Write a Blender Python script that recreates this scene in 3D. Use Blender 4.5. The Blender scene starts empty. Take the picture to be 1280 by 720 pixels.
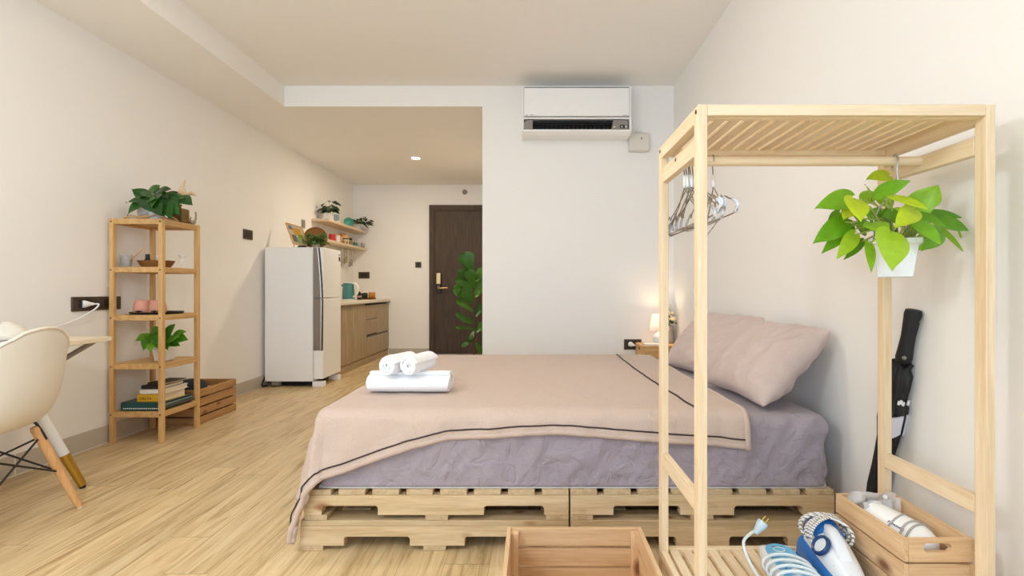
import bpy, bmesh, math, random
from mathutils import Vector, Matrix, noise
random.seed(7)
SC = bpy.context.scene
COL = SC.collection
F, CX, CY, CH = 650.0, 668.0, 362.0, 0.917      # focal length and principal point in pixels of a 1280x720 frame, camera height

# ------------------------------------------------------------------ camera, light, exposure
cam = bpy.data.cameras.new('camera'); cam_o = bpy.data.objects.new('camera', cam); COL.objects.link(cam_o)
cam.sensor_width = 36; cam.lens = 36*F/1280; cam.shift_x = -(CX-640)/1280; cam.shift_y = (CY-360)/1280
cam.clip_start = 0.02
cam_o.location = (0, 0, CH); cam_o.rotation_euler = (math.pi/2, 0, 0)
SC.camera = cam_o
SC.view_settings.view_transform = 'Standard'; SC.view_settings.look = 'None'
SC.view_settings.gamma = 1; SC.view_settings.use_curve_mapping = False
SC.view_settings.exposure = 0.22
SC.cycles.use_denoising = True
SC.cycles.max_bounces = 10; SC.cycles.diffuse_bounces = 6; SC.cycles.transparent_max_bounces = 12
SC.cycles.sample_clamp_indirect = 4

W = bpy.data.worlds.new('sky'); SC.world = W; W.use_nodes = True
wn = W.node_tree.nodes; bgn = wn['Background']
sky = wn.new('ShaderNodeTexSky'); sky.sky_type = 'HOSEK_WILKIE'; sky.turbidity = 4; sky.sun_direction = (0.3, -0.5, 0.8)
W.node_tree.links.new(sky.outputs['Color'], bgn.inputs['Color']); bgn.inputs['Strength'].default_value = 1.0

def area(name, loc, rot, sx, sy, power, color, spread=math.pi, shape='RECTANGLE'):
    l = bpy.data.lights.new(name, 'AREA'); l.shape = shape; l.size = sx
    if shape in ('RECTANGLE', 'ELLIPSE'): l.size_y = sy
    l.energy = power; l.color = color; l.spread = spread
    o = bpy.data.objects.new(name, l); COL.objects.link(o); o.location = loc; o.rotation_euler = rot
    return o
# daylight from behind the camera: area light inside the added balcony window
area('window_daylight', (-1.05, -3.1, 1.25), (math.pi/2, 0, 0), 2.55, 2.2, 74, (0.55, 0.76, 1.0))
KITCHEN_LAMP = 16
ROOM_LAMP = 4.2
ADDED_PENDANT = 40

# ------------------------------------------------------------------ helpers
def R(d): return math.radians(d)
def P(px, py, d):
    s = F/d
    return Vector(((px-CX)/s, d, CH-(py-CY)/s))
def lin(r, g, b):
    f = lambda c: (c/12.92 if c <= .04045 else ((c+.055)/1.055)**2.4)
    return (f(r/255), f(g/255), f(b/255), 1)
WL = {}
def thing(name, label, cat, loc, group=None, kind=None):
    o = bpy.data.objects.new(name, None); COL.objects.link(o); o.location = loc
    o.empty_display_size = .05
    tag(o, label, cat, group, kind); WL[o] = Vector(loc)
    return o
def tag(o, label=None, cat=None, group=None, kind=None):
    if label: o['label'] = label
    if cat: o['category'] = cat
    if group: o['group'] = group
    if kind: o['kind'] = kind
    return o
def obj(name, bm, mt, parent=None, bevel=0, smooth=40, origin=None, seg=2, subsurf=0):
    """link a bmesh (world coordinates) as one object; with a parent its origin becomes the parent's."""
    org = WL[parent] if parent is not None else (Vector(origin) if origin is not None else None)
    if org is None:
        lo = [min(v.co[i] for v in bm.verts) for i in range(3)]; hi = [max(v.co[i] for v in bm.verts) for i in range(3)]
        org = Vector(((lo[0]+hi[0])/2, (lo[1]+hi[1])/2, lo[2]))
    bmesh.ops.translate(bm, verts=bm.verts, vec=-org)
    bmesh.ops.recalc_face_normals(bm, faces=bm.faces)
    me = bpy.data.meshes.new(name); bm.to_mesh(me); bm.free()
    o = bpy.data.objects.new(name, me); COL.objects.link(o)
    if isinstance(mt, (list, tuple)):
        for m in mt: me.materials.append(m)
    else: me.materials.append(mt)
    if smooth:
        me.polygons.foreach_set('use_smooth', [True]*len(me.polygons))
        if smooth < 180: me.set_sharp_from_angle(angle=R(smooth))
    if parent is not None: o.parent = parent
    else: o.location = org
    WL[o] = org
    if bevel:
        b = o.modifiers.new('bevel', 'BEVEL'); b.width = bevel; b.segments = seg; b.limit_method = 'ANGLE'; b.angle_limit = R(40)
    if subsurf:
        s = o.modifiers.new('sub', 'SUBSURF'); s.levels = subsurf; s.render_levels = subsurf
    return o
def B(): return bmesh.new()
def box(bm, x0, x1, y0, y1, z0, z1, M=None, mi=0):
    v = [bm.verts.new((x, y, z)) for x in (x0, x1) for y in (y0, y1) for z in (z0, z1)]
    if M is not None:
        for q in v: q.co = M @ q.co
    for f in ((0,1,3,2), (4,6,7,5), (0,4,5,1), (2,3,7,6), (0,2,6,4), (1,5,7,3)):
        fc = bm.faces.new([v[i] for i in f]); fc.material_index = mi
    return bm
def bx(*a, **k): return box(B(), *a, **k)
def prism(bm, pts, ax, a0, a1, M=None):
    """extrude a polygon; ax = axis of extrusion; the 2D points are the two other coordinates in xyz order."""
    def mk(p, a):
        c = [0, 0, 0]; o = [i for i in range(3) if i != ax]; c[ax] = a; c[o[0]] = p[0]; c[o[1]] = p[1]
        q = Vector(c); return bm.verts.new(M @ q if M is not None else q)
    A = [mk(p, a0) for p in pts]; C = [mk(p, a1) for p in pts]
    bm.faces.new(A[::-1]); bm.faces.new(C)
    n = len(pts)
    for i in range(n): bm.faces.new((A[i], A[(i+1) % n], C[(i+1) % n], C[i]))
    return bm
def lathe(bm, prof, c=(0, 0, 0), n=24, M=None, closed=False):
    rings = []
    for r, z in prof:
        ring = []
        if r < 1e-6: ring = [bm.verts.new((0, 0, z))]
        else: ring = [bm.verts.new((r*math.cos(2*math.pi*k/n), r*math.sin(2*math.pi*k/n), z)) for k in range(n)]
        rings.append(ring)
    pr = list(zip(rings, rings[1:]))
    if closed: pr.append((rings[-1], rings[0]))
    for a, b in pr:
        for k in range(n):
            k2 = (k+1) % n
            if len(a) == 1 and len(b) == 1: continue
            if len(a) == 1: bm.faces.new((a[0], b[k], b[k2]))
            elif len(b) == 1: bm.faces.new((a[k], a[k2], b[0]))
            else: bm.faces.new((a[k], a[k2], b[k2], b[k]))
    T = Matrix.Translation(Vector(c)) @ (M if M is not None else Matrix())
    for ring in rings:
        for v in ring: v.co = T @ v.co
    return bm
def tube(bm, pts, r, n=10, closed=False, squash=None):
    pts = [Vector(p) for p in pts]; m = len(pts)
    rr = r if isinstance(r, (list, tuple)) else [r]*m
    tan = []
    for i in range(m):
        if closed: t = pts[(i+1) % m]-pts[i-1]
        else: t = pts[min(i+1, m-1)]-pts[max(i-1, 0)]
        tan.append(t.normalized() if t.length > 1e-9 else Vector((0, 0, 1)))
    u = tan[0].orthogonal().normalized(); rings = []
    for i in range(m):
        u = (u-tan[i]*u.dot(tan[i]))
        u = u.normalized() if u.length > 1e-6 else tan[i].orthogonal().normalized()
        w = tan[i].cross(u)
        rings.append([bm.verts.new(pts[i]+rr[i]*(math.cos(2*math.pi*k/n)*u+math.sin(2*math.pi*k/n)*w)) for k in range(n)])
    rng = range(m if closed else m-1)
    for i in rng:
        a, b = rings[i], rings[(i+1) % m]
        off = 0
        if closed and i == m-1:
            off = min(range(n), key=lambda o: (a[0].co-b[o].co).length)
        for k in range(n):
            bm.faces.new((a[k], a[(k+1) % n], b[(k+1+off) % n], b[(k+off) % n]))
    if not closed: bm.faces.new(rings[0][::-1]); bm.faces.new(rings[-1])
    return bm
def spline(pts, n=8):
    """Catmull-Rom through points"""
    p = [Vector(q) for q in pts]; p = [2*p[0]-p[1]]+p+[2*p[-1]-p[-2]]; out = []
    for i in range(1, len(p)-2):
        for k in range(n):
            t = k/n; a, b, c, d = p[i-1], p[i], p[i+1], p[i+2]
            out.append(.5*((2*b)+(c-a)*t+(2*a-5*b+4*c-d)*t*t+(3*b-a-3*c+d)*t**3))
    out.append(p[-2]); return out
def rod(bm, a, b, r0, r1=None, n=12):
    return tube(bm, [a, b], [r0, r0 if r1 is None else r1], n)
def sphere(bm, c, rx, ry=None, rz=None, nu=20, nv=12, M=None):
    ry = rx if ry is None else ry; rz = rx if rz is None else rz
    prof = [(math.sin(math.pi*i/nv), -math.cos(math.pi*i/nv)) for i in range(nv+1)]
    prof[0] = (0, -1); prof[-1] = (0, 1)
    S = Matrix.Diagonal((rx, ry, rz, 1))
    return lathe(bm, prof, c, nu, (M @ S) if M is not None else S)
def copy_tree(o, parent=None):
    c = o.copy(); COL.objects.link(c)
    if parent is not None: c.parent = parent
    WL[c] = WL[o].copy()
    for ch in list(o.children): copy_tree(ch, c)
    return c

# ------------------------------------------------------------------ materials
class NT:
    def __init__(s, name):
        s.m = bpy.data.materials.new(name); s.m.use_nodes = True; s.t = s.m.node_tree
        s.b = s.t.nodes['Principled BSDF']
    def n(s, typ, **k):
        q = s.t.nodes.new(typ)
        for a, v in k.items(): setattr(q, a, v)
        return q
    def l(s, a, b): s.t.links.new(a, b)
def mat(name, c, rough=.5, metal=0, bump=None, spec=None, trans=0, ior=None, alpha=1, emit=None, estr=0, coat=0, sheen=0):
    q = NT(name); b = q.b.inputs
    b['Base Color'].default_value = c; b['Roughness'].default_value = rough; b['Metallic'].default_value = metal
    if spec is not None: b['Specular IOR Level'].default_value = spec
    if trans: b['Transmission Weight'].default_value = trans
    if ior: b['IOR'].default_value = ior
    if coat: b['Coat Weight'].default_value = coat
    if sheen: b['Sheen Weight'].default_value = sheen
    b['Alpha'].default_value = alpha
    if emit: b['Emission Color'].default_value = emit; b['Emission Strength'].default_value = estr
    if bump:
        tc = q.n('ShaderNodeTexCoord'); nz = q.n('ShaderNodeTexNoise'); nz.inputs['Scale'].default_value = bump[0]; nz.inputs['Detail'].default_value = 4
        bp = q.n('ShaderNodeBump'); bp.inputs['Strength'].default_value = bump[1]; bp.inputs['Distance'].default_value = bump[2] if len(bump) > 2 else .002
        q.l(tc.outputs['Object'], nz.inputs['Vector']); q.l(nz.outputs['Fac'], bp.inputs['Height']); q.l(bp.outputs['Normal'], q.b.inputs['Normal'])
    return q.m
def wood(name, light, dark, axis, knot=None, rough=.5, freq=38, contrast=1.0):
    q = NT(name)
    tc = q.n('ShaderNodeTexCoord'); oi = q.n('ShaderNodeObjectInfo')
    ml = q.n('ShaderNodeMath', operation='MULTIPLY'); ml.inputs[1].default_value = 23.7; q.l(oi.outputs['Random'], ml.inputs[0])
    gi = q.n('ShaderNodeNewGeometry'); m2 = q.n('ShaderNodeMath', operation='MULTIPLY'); m2.inputs[1].default_value = 41.3; q.l(gi.outputs['Random Per Island'], m2.inputs[0])
    ad = q.n('ShaderNodeVectorMath', operation='ADD'); q.l(tc.outputs['Object'], ad.inputs[0])
    a0 = q.n('ShaderNodeMath', operation='ADD'); q.l(ml.outputs[0], a0.inputs[0]); q.l(m2.outputs[0], a0.inputs[1])
    q.l(a0.outputs[0], ad.inputs[1])
    mp = q.n('ShaderNodeMapping'); sc = [1.0, 1.0, 1.0]; sc[axis] = .06; mp.inputs['Scale'].default_value = sc
    q.l(ad.outputs[0], mp.inputs['Vector'])
    n1 = q.n('ShaderNodeTexNoise'); n1.inputs['Scale'].default_value = freq; n1.inputs['Detail'].default_value = 5; n1.inputs['Distortion'].default_value = .6
    n2 = q.n('ShaderNodeTexNoise'); n2.inputs['Scale'].default_value = freq*5; n2.inputs['Detail'].default_value = 3
    q.l(mp.outputs[0], n1.inputs['Vector']); q.l(mp.outputs[0], n2.inputs['Vector'])
    mx = q.n('ShaderNodeMix', data_type='FLOAT'); mx.inputs[0].default_value = .35
    q.l(n1.outputs['Fac'], mx.inputs[2]); q.l(n2.outputs['Fac'], mx.inputs[3])
    cr = q.n('ShaderNodeValToRGB'); e = cr.color_ramp.elements
    e[0].position = .5-.16/contrast; e[0].color = dark; e[1].position = .5+.12/contrast; e[1].color = light
    q.l(mx.outputs[0], cr.inputs['Fac']); out = cr.outputs['Color']
    # per-board tone
    hs = q.n('ShaderNodeHueSaturation'); mr = q.n('ShaderNodeMapRange'); mr.inputs['To Min'].default_value = .88; mr.inputs['To Max'].default_value = 1.1
    q.l(gi.outputs['Random Per Island'], mr.inputs['Value']); q.l(mr.outputs[0], hs.inputs['Value']); q.l(out, hs.inputs['Color']); out = hs.outputs['Color']
    if knot:
        mp2 = q.n('ShaderNodeMapping'); s2 = [9.0, 9.0, 9.0]; s2[axis] = 4.5; mp2.inputs['Scale'].default_value = s2; q.l(ad.outputs[0], mp2.inputs['Vector'])
        vo = q.n('ShaderNodeTexVoronoi'); vo.inputs['Scale'].default_value = 1; q.l(mp2.outputs[0], vo.inputs['Vector'])
        k = q.n('ShaderNodeValToRGB'); ke = k.color_ramp.elements; ke[0].position = .06; ke[0].color = (1,1,1,1); ke[1].position = .17; ke[1].color = (0,0,0,1)
        q.l(vo.outputs['Distance'], k.inputs['Fac'])
        m3 = q.n('ShaderNodeMix', data_type='RGBA'); q.l(k.outputs['Color'], m3.inputs[0]); q.l(out, m3.inputs[6]); m3.inputs[7].default_value = knot; out = m3.outputs[2]
    q.l(out, q.b.inputs['Base Color']); q.b.inputs['Roughness'].default_value = rough
    bp = q.n('ShaderNodeBump'); bp.inputs['Strength'].default_value = .12; bp.inputs['Distance'].default_value = .001
    q.l(mx.outputs[0], bp.inputs['Height']); q.l(bp.outputs['Normal'], q.b.inputs['Normal'])
    return q.m
def leafmat(name, cols, rough=.4, tl=.25):
    q = NT(name); gi = q.n('ShaderNodeNewGeometry'); cr = q.n('ShaderNodeValToRGB'); e = cr.color_ramp.elements
    e[0].color = cols[0]; e[0].position = 0; e[1].color = cols[-1]; e[1].position = 1
    for i, c in enumerate(cols[1:-1]):
        x = e.new((i+1)/(len(cols)-1)); x.color = c
    q.l(gi.outputs['Random Per Island'], cr.inputs['Fac'])
    tc = q.n('ShaderNodeTexCoord'); nz = q.n('ShaderNodeTexNoise'); nz.inputs['Scale'].default_value = 45; q.l(tc.outputs['Object'], nz.inputs['Vector'])
    hs = q.n('ShaderNodeHueSaturation'); mr = q.n('ShaderNodeMapRange'); mr.inputs['To Min'].default_value = .8; mr.inputs['To Max'].default_value = 1.2
    q.l(nz.outputs['Fac'], mr.inputs['Value']); q.l(mr.outputs[0], hs.inputs['Value']); q.l(cr.outputs['Color'], hs.inputs['Color'])
    q.l(hs.outputs['Color'], q.b.inputs['Base Color']); q.b.inputs['Roughness'].default_value = rough
    if tl:
        t = q.n('ShaderNodeBsdfTranslucent'); q.l(hs.outputs['Color'], t.inputs['Color'])
        ms = q.n('ShaderNodeMixShader'); ms.inputs[0].default_value = tl
        q.l(q.b.outputs[0], ms.inputs[1]); q.l(t.outputs[0], ms.inputs[2]); q.l(ms.outputs[0], q.t.nodes['Material Output'].inputs['Surface'])
    return q.m
def fabric(name, c, wr=(7, .5, .012), weave=900, rough=.85, aniso=None, sheen=.15):
    """cloth with fine weave and soft creases"""
    q = NT(name); tc = q.n('ShaderNodeTexCoord')
    mp = q.n('ShaderNodeMapping'); mp.inputs['Rotation'].default_value = (.3, .5, .6); mp.inputs['Scale'].default_value = aniso or (1, 1, 1)
    q.l(tc.outputs['Object'], mp.inputs['Vector'])
    nz = q.n('ShaderNodeTexNoise'); nz.inputs['Scale'].default_value = wr[0]; nz.inputs['Detail'].default_value = 6; nz.inputs['Distortion'].default_value = 1.2
    q.l(mp.outputs[0], nz.inputs['Vector'])
    # ridged creases
    sb = q.n('ShaderNodeMath', operation='SUBTRACT'); sb.inputs[1].default_value = .5; q.l(nz.outputs['Fac'], sb.inputs[0])
    ab = q.n('ShaderNodeMath', operation='ABSOLUTE'); q.l(sb.outputs[0], ab.inputs[0])
    pw = q.n('ShaderNodeMath', operation='POWER'); pw.inputs[1].default_value = .6; q.l(ab.outputs[0], pw.inputs[0])
    n2 = q.n('ShaderNodeTexNoise'); n2.inputs['Scale'].default_value = weave; q.l(tc.outputs['Object'], n2.inputs['Vector'])
    b1 = q.n('ShaderNodeBump'); b1.inputs['Strength'].default_value = wr[1]; b1.inputs['Distance'].default_value = wr[2]; q.l(pw.outputs[0], b1.inputs['Height'])
    b2 = q.n('ShaderNodeBump'); b2.inputs['Strength'].default_value = .25; b2.inputs['Distance'].default_value = .0006
    q.l(n2.outputs['Fac'], b2.inputs['Height']); q.l(b1.outputs[0], b2.inputs['Normal']); q.l(b2.outputs[0], q.b.inputs['Normal'])
    n3 = q.n('ShaderNodeTexNoise'); n3.inputs['Scale'].default_value = 260; n3.inputs['Detail'].default_value = 2; q.l(tc.outputs['Object'], n3.inputs['Vector'])
    hs = q.n('ShaderNodeHueSaturation'); hs.inputs['Color'].default_value = c; mr = q.n('ShaderNodeMapRange'); mr.inputs['To Min'].default_value = .86; mr.inputs['To Max'].default_value = 1.14
    q.l(n3.outputs['Fac'], mr.inputs['Value']); q.l(mr.outputs[0], hs.inputs['Value']); q.l(hs.outputs[0], q.b.inputs['Base Color'])
    q.b.inputs['Roughness'].default_value = rough; q.b.inputs['Sheen Weight'].default_value = sheen
    return q.m

WALL = mat('wall_paint', lin(245, 242, 238), .75, bump=(220, .08, .001))
CEIL = mat('ceiling_paint', lin(246, 243, 238), .85)
WHITE = mat('white_plastic', lin(238, 238, 236), .35)
WHITE_G = mat('white_gloss', lin(246, 245, 243), .18)
CREAM = mat('cream_shell', lin(232, 226, 214), .4)
BLACK = mat('black_plastic', lin(22, 22, 24), .45)
DARKPLATE = mat('dark_bronze_plate', lin(74, 62, 50), .4, metal=.3)
DARKIN = mat('dark_bronze_inset', lin(38, 30, 24), .35)
GREY = mat('grey_plastic', lin(140, 132, 124), .4)
CHROME = mat('chrome', lin(205, 205, 208), .18, metal=1)
STEEL = mat('steel_wire', lin(165, 160, 152), .3, metal=1)
GOLD = mat('brushed_gold', lin(190, 150, 60), .35, metal=.9)
BRASS = mat('brass', lin(205, 175, 120), .3, metal=.9)
GLASS = mat('clear_glass', (1, 1, 1, 1), .02, trans=1, ior=1.45)
DARKGAP = mat('shadow_gap', lin(20, 18, 16), .9)  # near-black colour for the outlet inset and the fridge plinth

PINE = [wood('pale_pine_%s' % 'xyz'[a], lin(240, 220, 188), lin(225, 195, 153), a, rough=.5, knot=None) for a in range(3)]
PAL = [wood('pallet_pine_%s' % 'xyz'[a], lin(212, 187, 148), lin(184, 154, 112), a, knot=lin(150, 100, 60), rough=.65) for a in range(3)]
CRT = [wood('crate_wood_%s' % 'xyz'[a], lin(226, 192, 150), lin(202, 160, 114), a, knot=lin(140, 92, 62), rough=.65) for a in range(3)]
OAK = [wood('honey_wood_%s' % 'xyz'[a], lin(222, 180, 120), lin(194, 146, 86), a, rough=.5) for a in range(3)]
OLDC = [wood('aged_crate_%s' % 'xyz'[a], lin(196, 150, 96), lin(150, 106, 64), a, knot=lin(96, 62, 38), rough=.7, contrast=.8) for a in range(3)]
BIRCH = [wood('birch_%s' % 'xyz'[a], lin(226, 206, 176), lin(206, 182, 148), a, rough=.5) for a in range(3)]
BEECH = [wood('beech_%s' % 'xyz'[a], lin(222, 172, 116), lin(198, 144, 90), a, rough=.45) for a in range(3)]
LAMI = [wood('grey_oak_laminate_%s' % 'xyz'[a], lin(186, 166, 134), lin(150, 128, 96), a, rough=.5, freq=55) for a in range(3)]
DOORW = wood('wenge_veneer', lin(82, 63, 46), lin(52, 38, 27), 2, rough=.6, freq=70)

def floor_mat():
    q = NT('pale_oak_planks'); tc = q.n('ShaderNodeTexCoord')
    sp = q.n('ShaderNodeSeparateXYZ'); q.l(tc.outputs['Object'], sp.inputs[0])
    PW, PL = .15, 1.2
    def M(op, a, b=None):
        k = q.n('ShaderNodeMath', operation=op)
        for i, v in enumerate((a, b)):
            if v is None: continue
            if isinstance(v, (int, float)): k.inputs[i].default_value = v
            else: q.l(v, k.inputs[i])
        return k.outputs[0]
    xs = M('DIVIDE', sp.outputs[0], PW); row = M('FLOOR', xs); fx = M('FRACT', xs)
    wr = q.n('ShaderNodeTexWhiteNoise', noise_dimensions='1D'); q.l(row, wr.inputs['W'])
    ys = M('ADD', M('DIVIDE', sp.outputs[1], PL), M('MULTIPLY', wr.outputs['Value'], 7.3)); fy = M('FRACT', ys); colm = M('FLOOR', ys)
    cb = q.n('ShaderNodeCombineXYZ'); q.l(row, cb.inputs[0]); q.l(colm, cb.inputs[1])
    wn_ = q.n('ShaderNodeTexWhiteNoise', noise_dimensions='2D'); q.l(cb.outputs[0], wn_.inputs['Vector'])
    off = q.n('ShaderNodeVectorMath', operation='SCALE'); q.l(wn_.outputs['Color'], off.inputs[0]); off.inputs['Scale'].default_value = 30
    ad = q.n('ShaderNodeVectorMath', operation='ADD'); q.l(tc.outputs['Object'], ad.inputs[0]); q.l(off.outputs[0], ad.inputs[1])
    mp = q.n('ShaderNodeMapping'); mp.inputs['Scale'].default_value = (1, .07, 1); q.l(ad.outputs[0], mp.inputs['Vector'])
    n1 = q.n('ShaderNodeTexNoise'); n1.inputs['Scale'].default_value = 26; n1.inputs['Detail'].default_value = 7; n1.inputs['Distortion'].default_value = 1.4; n1.inputs['Roughness'].default_value = .62
    q.l(mp.outputs[0], n1.inputs['Vector'])
    cr = q.n('ShaderNodeValToRGB'); e = cr.color_ramp.elements
    e[0].position = .3; e[0].color = lin(168, 136, 92); e[1].position = .66; e[1].color = lin(226, 202, 160)
    m_ = e.new(.46); m_.color = lin(208, 180, 134)
    q.l(n1.outputs['Fac'], cr.inputs['Fac'])
    hs = q.n('ShaderNodeHueSaturation'); mr = q.n('ShaderNodeMapRange'); mr.inputs['To Min'].default_value = .93; mr.inputs['To Max'].default_value = 1.06
    q.l(wn_.outputs['Value'], mr.inputs['Value']); q.l(mr.outputs[0], hs.inputs['Value']); q.l(cr.outputs['Color'], hs.inputs['Color'])
    ex = M('MINIMUM', fx, M('SUBTRACT', 1, fx)); ey = M('MINIMUM', fy, M('SUBTRACT', 1, fy))
    sx = M('LESS_THAN', ex, .008); sy = M('LESS_THAN', ey, .0015); seam = M('MULTIPLY', M('MAXIMUM', sx, sy), .45)
    mx = q.n('ShaderNodeMix', data_type='RGBA'); q.l(seam, mx.inputs[0]); q.l(hs.outputs[0], mx.inputs[6]); mx.inputs[7].default_value = lin(120, 92, 58)
    q.l(mx.outputs[2], q.b.inputs['Base Color']); q.b.inputs['Roughness'].default_value = .38; q.b.inputs['Specular IOR Level'].default_value = .4
    bp = q.n('ShaderNodeBump'); bp.inputs['Strength'].default_value = .15; bp.inputs['Distance'].default_value = .001; q.l(n1.outputs['Fac'], bp.inputs['Height']); q.l(bp.outputs[0], q.b.inputs['Normal'])
    return q.m
def tile_mat():
    q = NT('skirting_tile'); tc = q.n('ShaderNodeTexCoord'); sp = q.n('ShaderNodeSeparateXYZ'); q.l(tc.outputs['Object'], sp.inputs[0])
    ad = q.n('ShaderNodeMath', operation='ADD'); q.l(sp.outputs[0], ad.inputs[0]); q.l(sp.outputs[1], ad.inputs[1])
    dv = q.n('ShaderNodeMath', operation='DIVIDE'); q.l(ad.outputs[0], dv.inputs[0]); dv.inputs[1].default_value = .6
    fr = q.n('ShaderNodeMath', operation='FRACT'); q.l(dv.outputs[0], fr.inputs[0])
    lt = q.n('ShaderNodeMath', operation='LESS_THAN'); q.l(fr.outputs[0], lt.inputs[0]); lt.inputs[1].default_value = .012
    zl = q.n('ShaderNodeMath', operation='LESS_THAN'); q.l(sp.outputs[2], zl.inputs[0]); zl.inputs[1].default_value = .006
    mxx = q.n('ShaderNodeMath', operation='MAXIMUM'); q.l(lt.outputs[0], mxx.inputs[0]); q.l(zl.outputs[0], mxx.inputs[1])
    m = q.n('ShaderNodeMix', data_type='RGBA'); q.l(mxx.outputs[0], m.inputs[0]); m.inputs[6].default_value = lin(196, 186, 170); m.inputs[7].default_value = lin(232, 228, 218)
    q.l(m.outputs[2], q.b.inputs['Base Color']); q.b.inputs['Roughness'].default_value = .35
    return q.m
FLOOR = floor_mat(); TILE = tile_mat()
# ------------------------------------------------------------------ the setting
XL, XR, YA, YD, YR = -2.565, 1.128, 4.21, 7.36, -3.2      # left wall, right wall, air-conditioner wall, door wall, rear wall
XB, XS, ZL, ZC = -0.421, -2.024, 2.40, 2.566                # side of the bathroom block, soffit edge, low and high ceiling
def struct(name, bm, mt, label, cat, **k):
    o = obj(name, bm, mt, smooth=0, **k); tag(o, label, cat, kind='structure'); return o
struct('floor', bx(XL-.1, XR+.1, YR-.1, YD+.1, -.1, 0), FLOOR, 'pale oak plank floor running through the whole studio', 'floor', origin=(0, 0, 0))
struct('wall_left', bx(XL-.1, XL, YR-.1, YD+.1, 0, 2.7), WALL, 'long cream wall behind desk, wooden shelf and fridge', 'wall')
struct('wall_right', bx(XR, XR+.1, YR-.1, YA+.1, 0, 2.7), WALL, 'cream wall behind the pillows and clothes rack', 'wall')
struct('wall_back', bx(XL-.1, XB+.1, YD, YD+.1, 0, 2.7), WALL, 'far cream wall holding the dark entry door', 'wall')
struct('wall_front', bx(XB, XR+.1, YA, YD+.1, 0, 2.7), WALL, 'white wall carrying the air conditioner beyond the bed', 'wall')
b = B()
box(b, XL-.1, XR+.1, YR-.1, YR, 0, .12); box(b, XL-.1, XR+.1, YR-.1, YR, 2.38, 2.7); box(b, XL-.1, -2.35, YR-.1, YR, .12, 2.38); box(b, .92, XR+.1, YR-.1, YR, .12, 2.38)
struct('wall_rear', b, WALL, 'wall with the wide balcony window opening', 'wall')
wf = thing('window_1', 'wide white framed balcony window', 'window', (-.72, YR-.05, .12), kind='structure')  # unseen window, added to light the room from behind
b = B()
for x0, x1 in ((-2.35, -2.29), (.86, .92), (-.75, -.69)): box(b, x0, x1, YR-.07, YR-.03, .12, 2.38)
for z0, z1 in ((.12, .18), (2.32, 2.38)): box(b, -2.35, .92, YR-.07, YR-.03, z0, z1)
obj('window_frame', b, WHITE, wf); obj('pane', bx(-2.3, .88, YR-.055, YR-.05, .17, 2.33), GLASS, wf)
struct('ceiling', bx(XS-.02, XR+.1, YR-.1, YA+.05, ZC, ZC+.1), CEIL, 'high cream ceiling panel over the bed', 'ceiling')
b = B(); prism(b, [(XL-.1, YR-.1), (XS, YR-.1), (XS, YA), (XB, YA), (XB, YD+.1), (XL-.1, YD+.1)], 2, ZL, ZC+.08)
struct('ceiling_soffit', b, CEIL, 'lower cream ceiling along the left wall and over the kitchen', 'ceiling')
struct('baseboard_left', bx(XL, XL+.012, YR, YD, 0, .105), TILE, 'greige tile skirting along the left wall', 'baseboard', origin=(0, 0, 0))
struct('baseboard_back', bx(-2.06, -1.486, YD-.012, YD, 0, .085), TILE, 'short greige tile skirting between kitchen cabinet and entry door', 'baseboard', origin=(.2, 0, 0))

# entry door
dr = thing('door_1', 'dark wenge entry door with digital lock', 'door', (-1.0, YD, 0), kind='structure')
b = B(); dx0, dx1, dz = -1.484, -.44, 2.11
prism(b, [(dx0, 0), (dx0+.065, 0), (dx0+.065, dz-.07), (dx1-.065, dz-.07), (dx1-.065, 0), (dx1, 0), (dx1, dz), (dx0, dz)], 1, YD-.035, YD)
obj('door_frame', b, DOORW, dr, bevel=.003)
b = B(); prism(b, [(dx0+.065, 0), (dx0+.08, 0), (dx0+.08, dz-.085), (dx1-.08, dz-.085), (dx1-.08, 0), (dx1-.065, 0), (dx1-.065, dz-.07), (dx0+.065, dz-.07)], 1, YD-.025, YD)
obj('door_stop', b, DOORW, dr)
obj('door_leaf', bx(dx0+.082, dx1-.082, YD-.02, YD-.001, .01, dz-.087), DOORW, dr, bevel=.002)
lk = obj('lock_body', bx(-1.386, -1.312, YD-.05, YD-.02, .872, 1.155), BLACK, dr, bevel=.012)
b = B(); box(b, -1.380, -1.318, YD-.056, YD-.045, .995, 1.152); o = obj('gold_panel', b, mat('pale_gold', lin(206, 178, 132), .3, metal=.8), lk, bevel=.006)
b = B(); tube(b, spline([(-1.349, YD-.05, .937), (-1.349, YD-.085, .937), (-1.33, YD-.095, .937), (-1.25, YD-.095, .94), (-1.21, YD-.095, .94)], 6), .012, 10); obj('door_handle', b, BRASS, lk)
b = B()
for i in range(3): sphere(b, (-1.36+.011*i, YD-.05, .96), .004, .003, .004, 8, 6)
obj('keypad_lights', b, WHITE, lk)

# ------------------------------------------------------------------ ceiling lamps
def downlight(x, y, z, power, label, color=(1, .86, .66), r=.065):
    t = thing('downlight', label, 'ceiling light', (x, y, z), 'recessed downlights')
    b = B(); lathe(b, [(r*.72, -.001), (r*.78, -.010), (r, -.006), (r*1.04, 0)], (x, y, z), 28); obj('trim_ring', b, WHITE, t, smooth=60)
    b = B(); lathe(b, [(0, -.003), (r*.74, -.003)], (x, y, z), 24); obj('lens', b, mat('lamp_lens', (1, .9, .75, 1), .5, emit=(1, .82, .56, 1), estr=14), t)
    l = bpy.data.lights.new('downlight_beam', 'AREA'); l.shape = 'DISK'; l.size = r*1.5; l.energy = power; l.color = color
    lo = bpy.data.objects.new('downlight_beam', l); COL.objects.link(lo); lo.parent = t; lo.location = (0, 0, -.014)
    return t
downlight(-1.332, 5.84, ZL, KITCHEN_LAMP, 'small round recessed downlight glowing over the kitchen passage')
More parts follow.
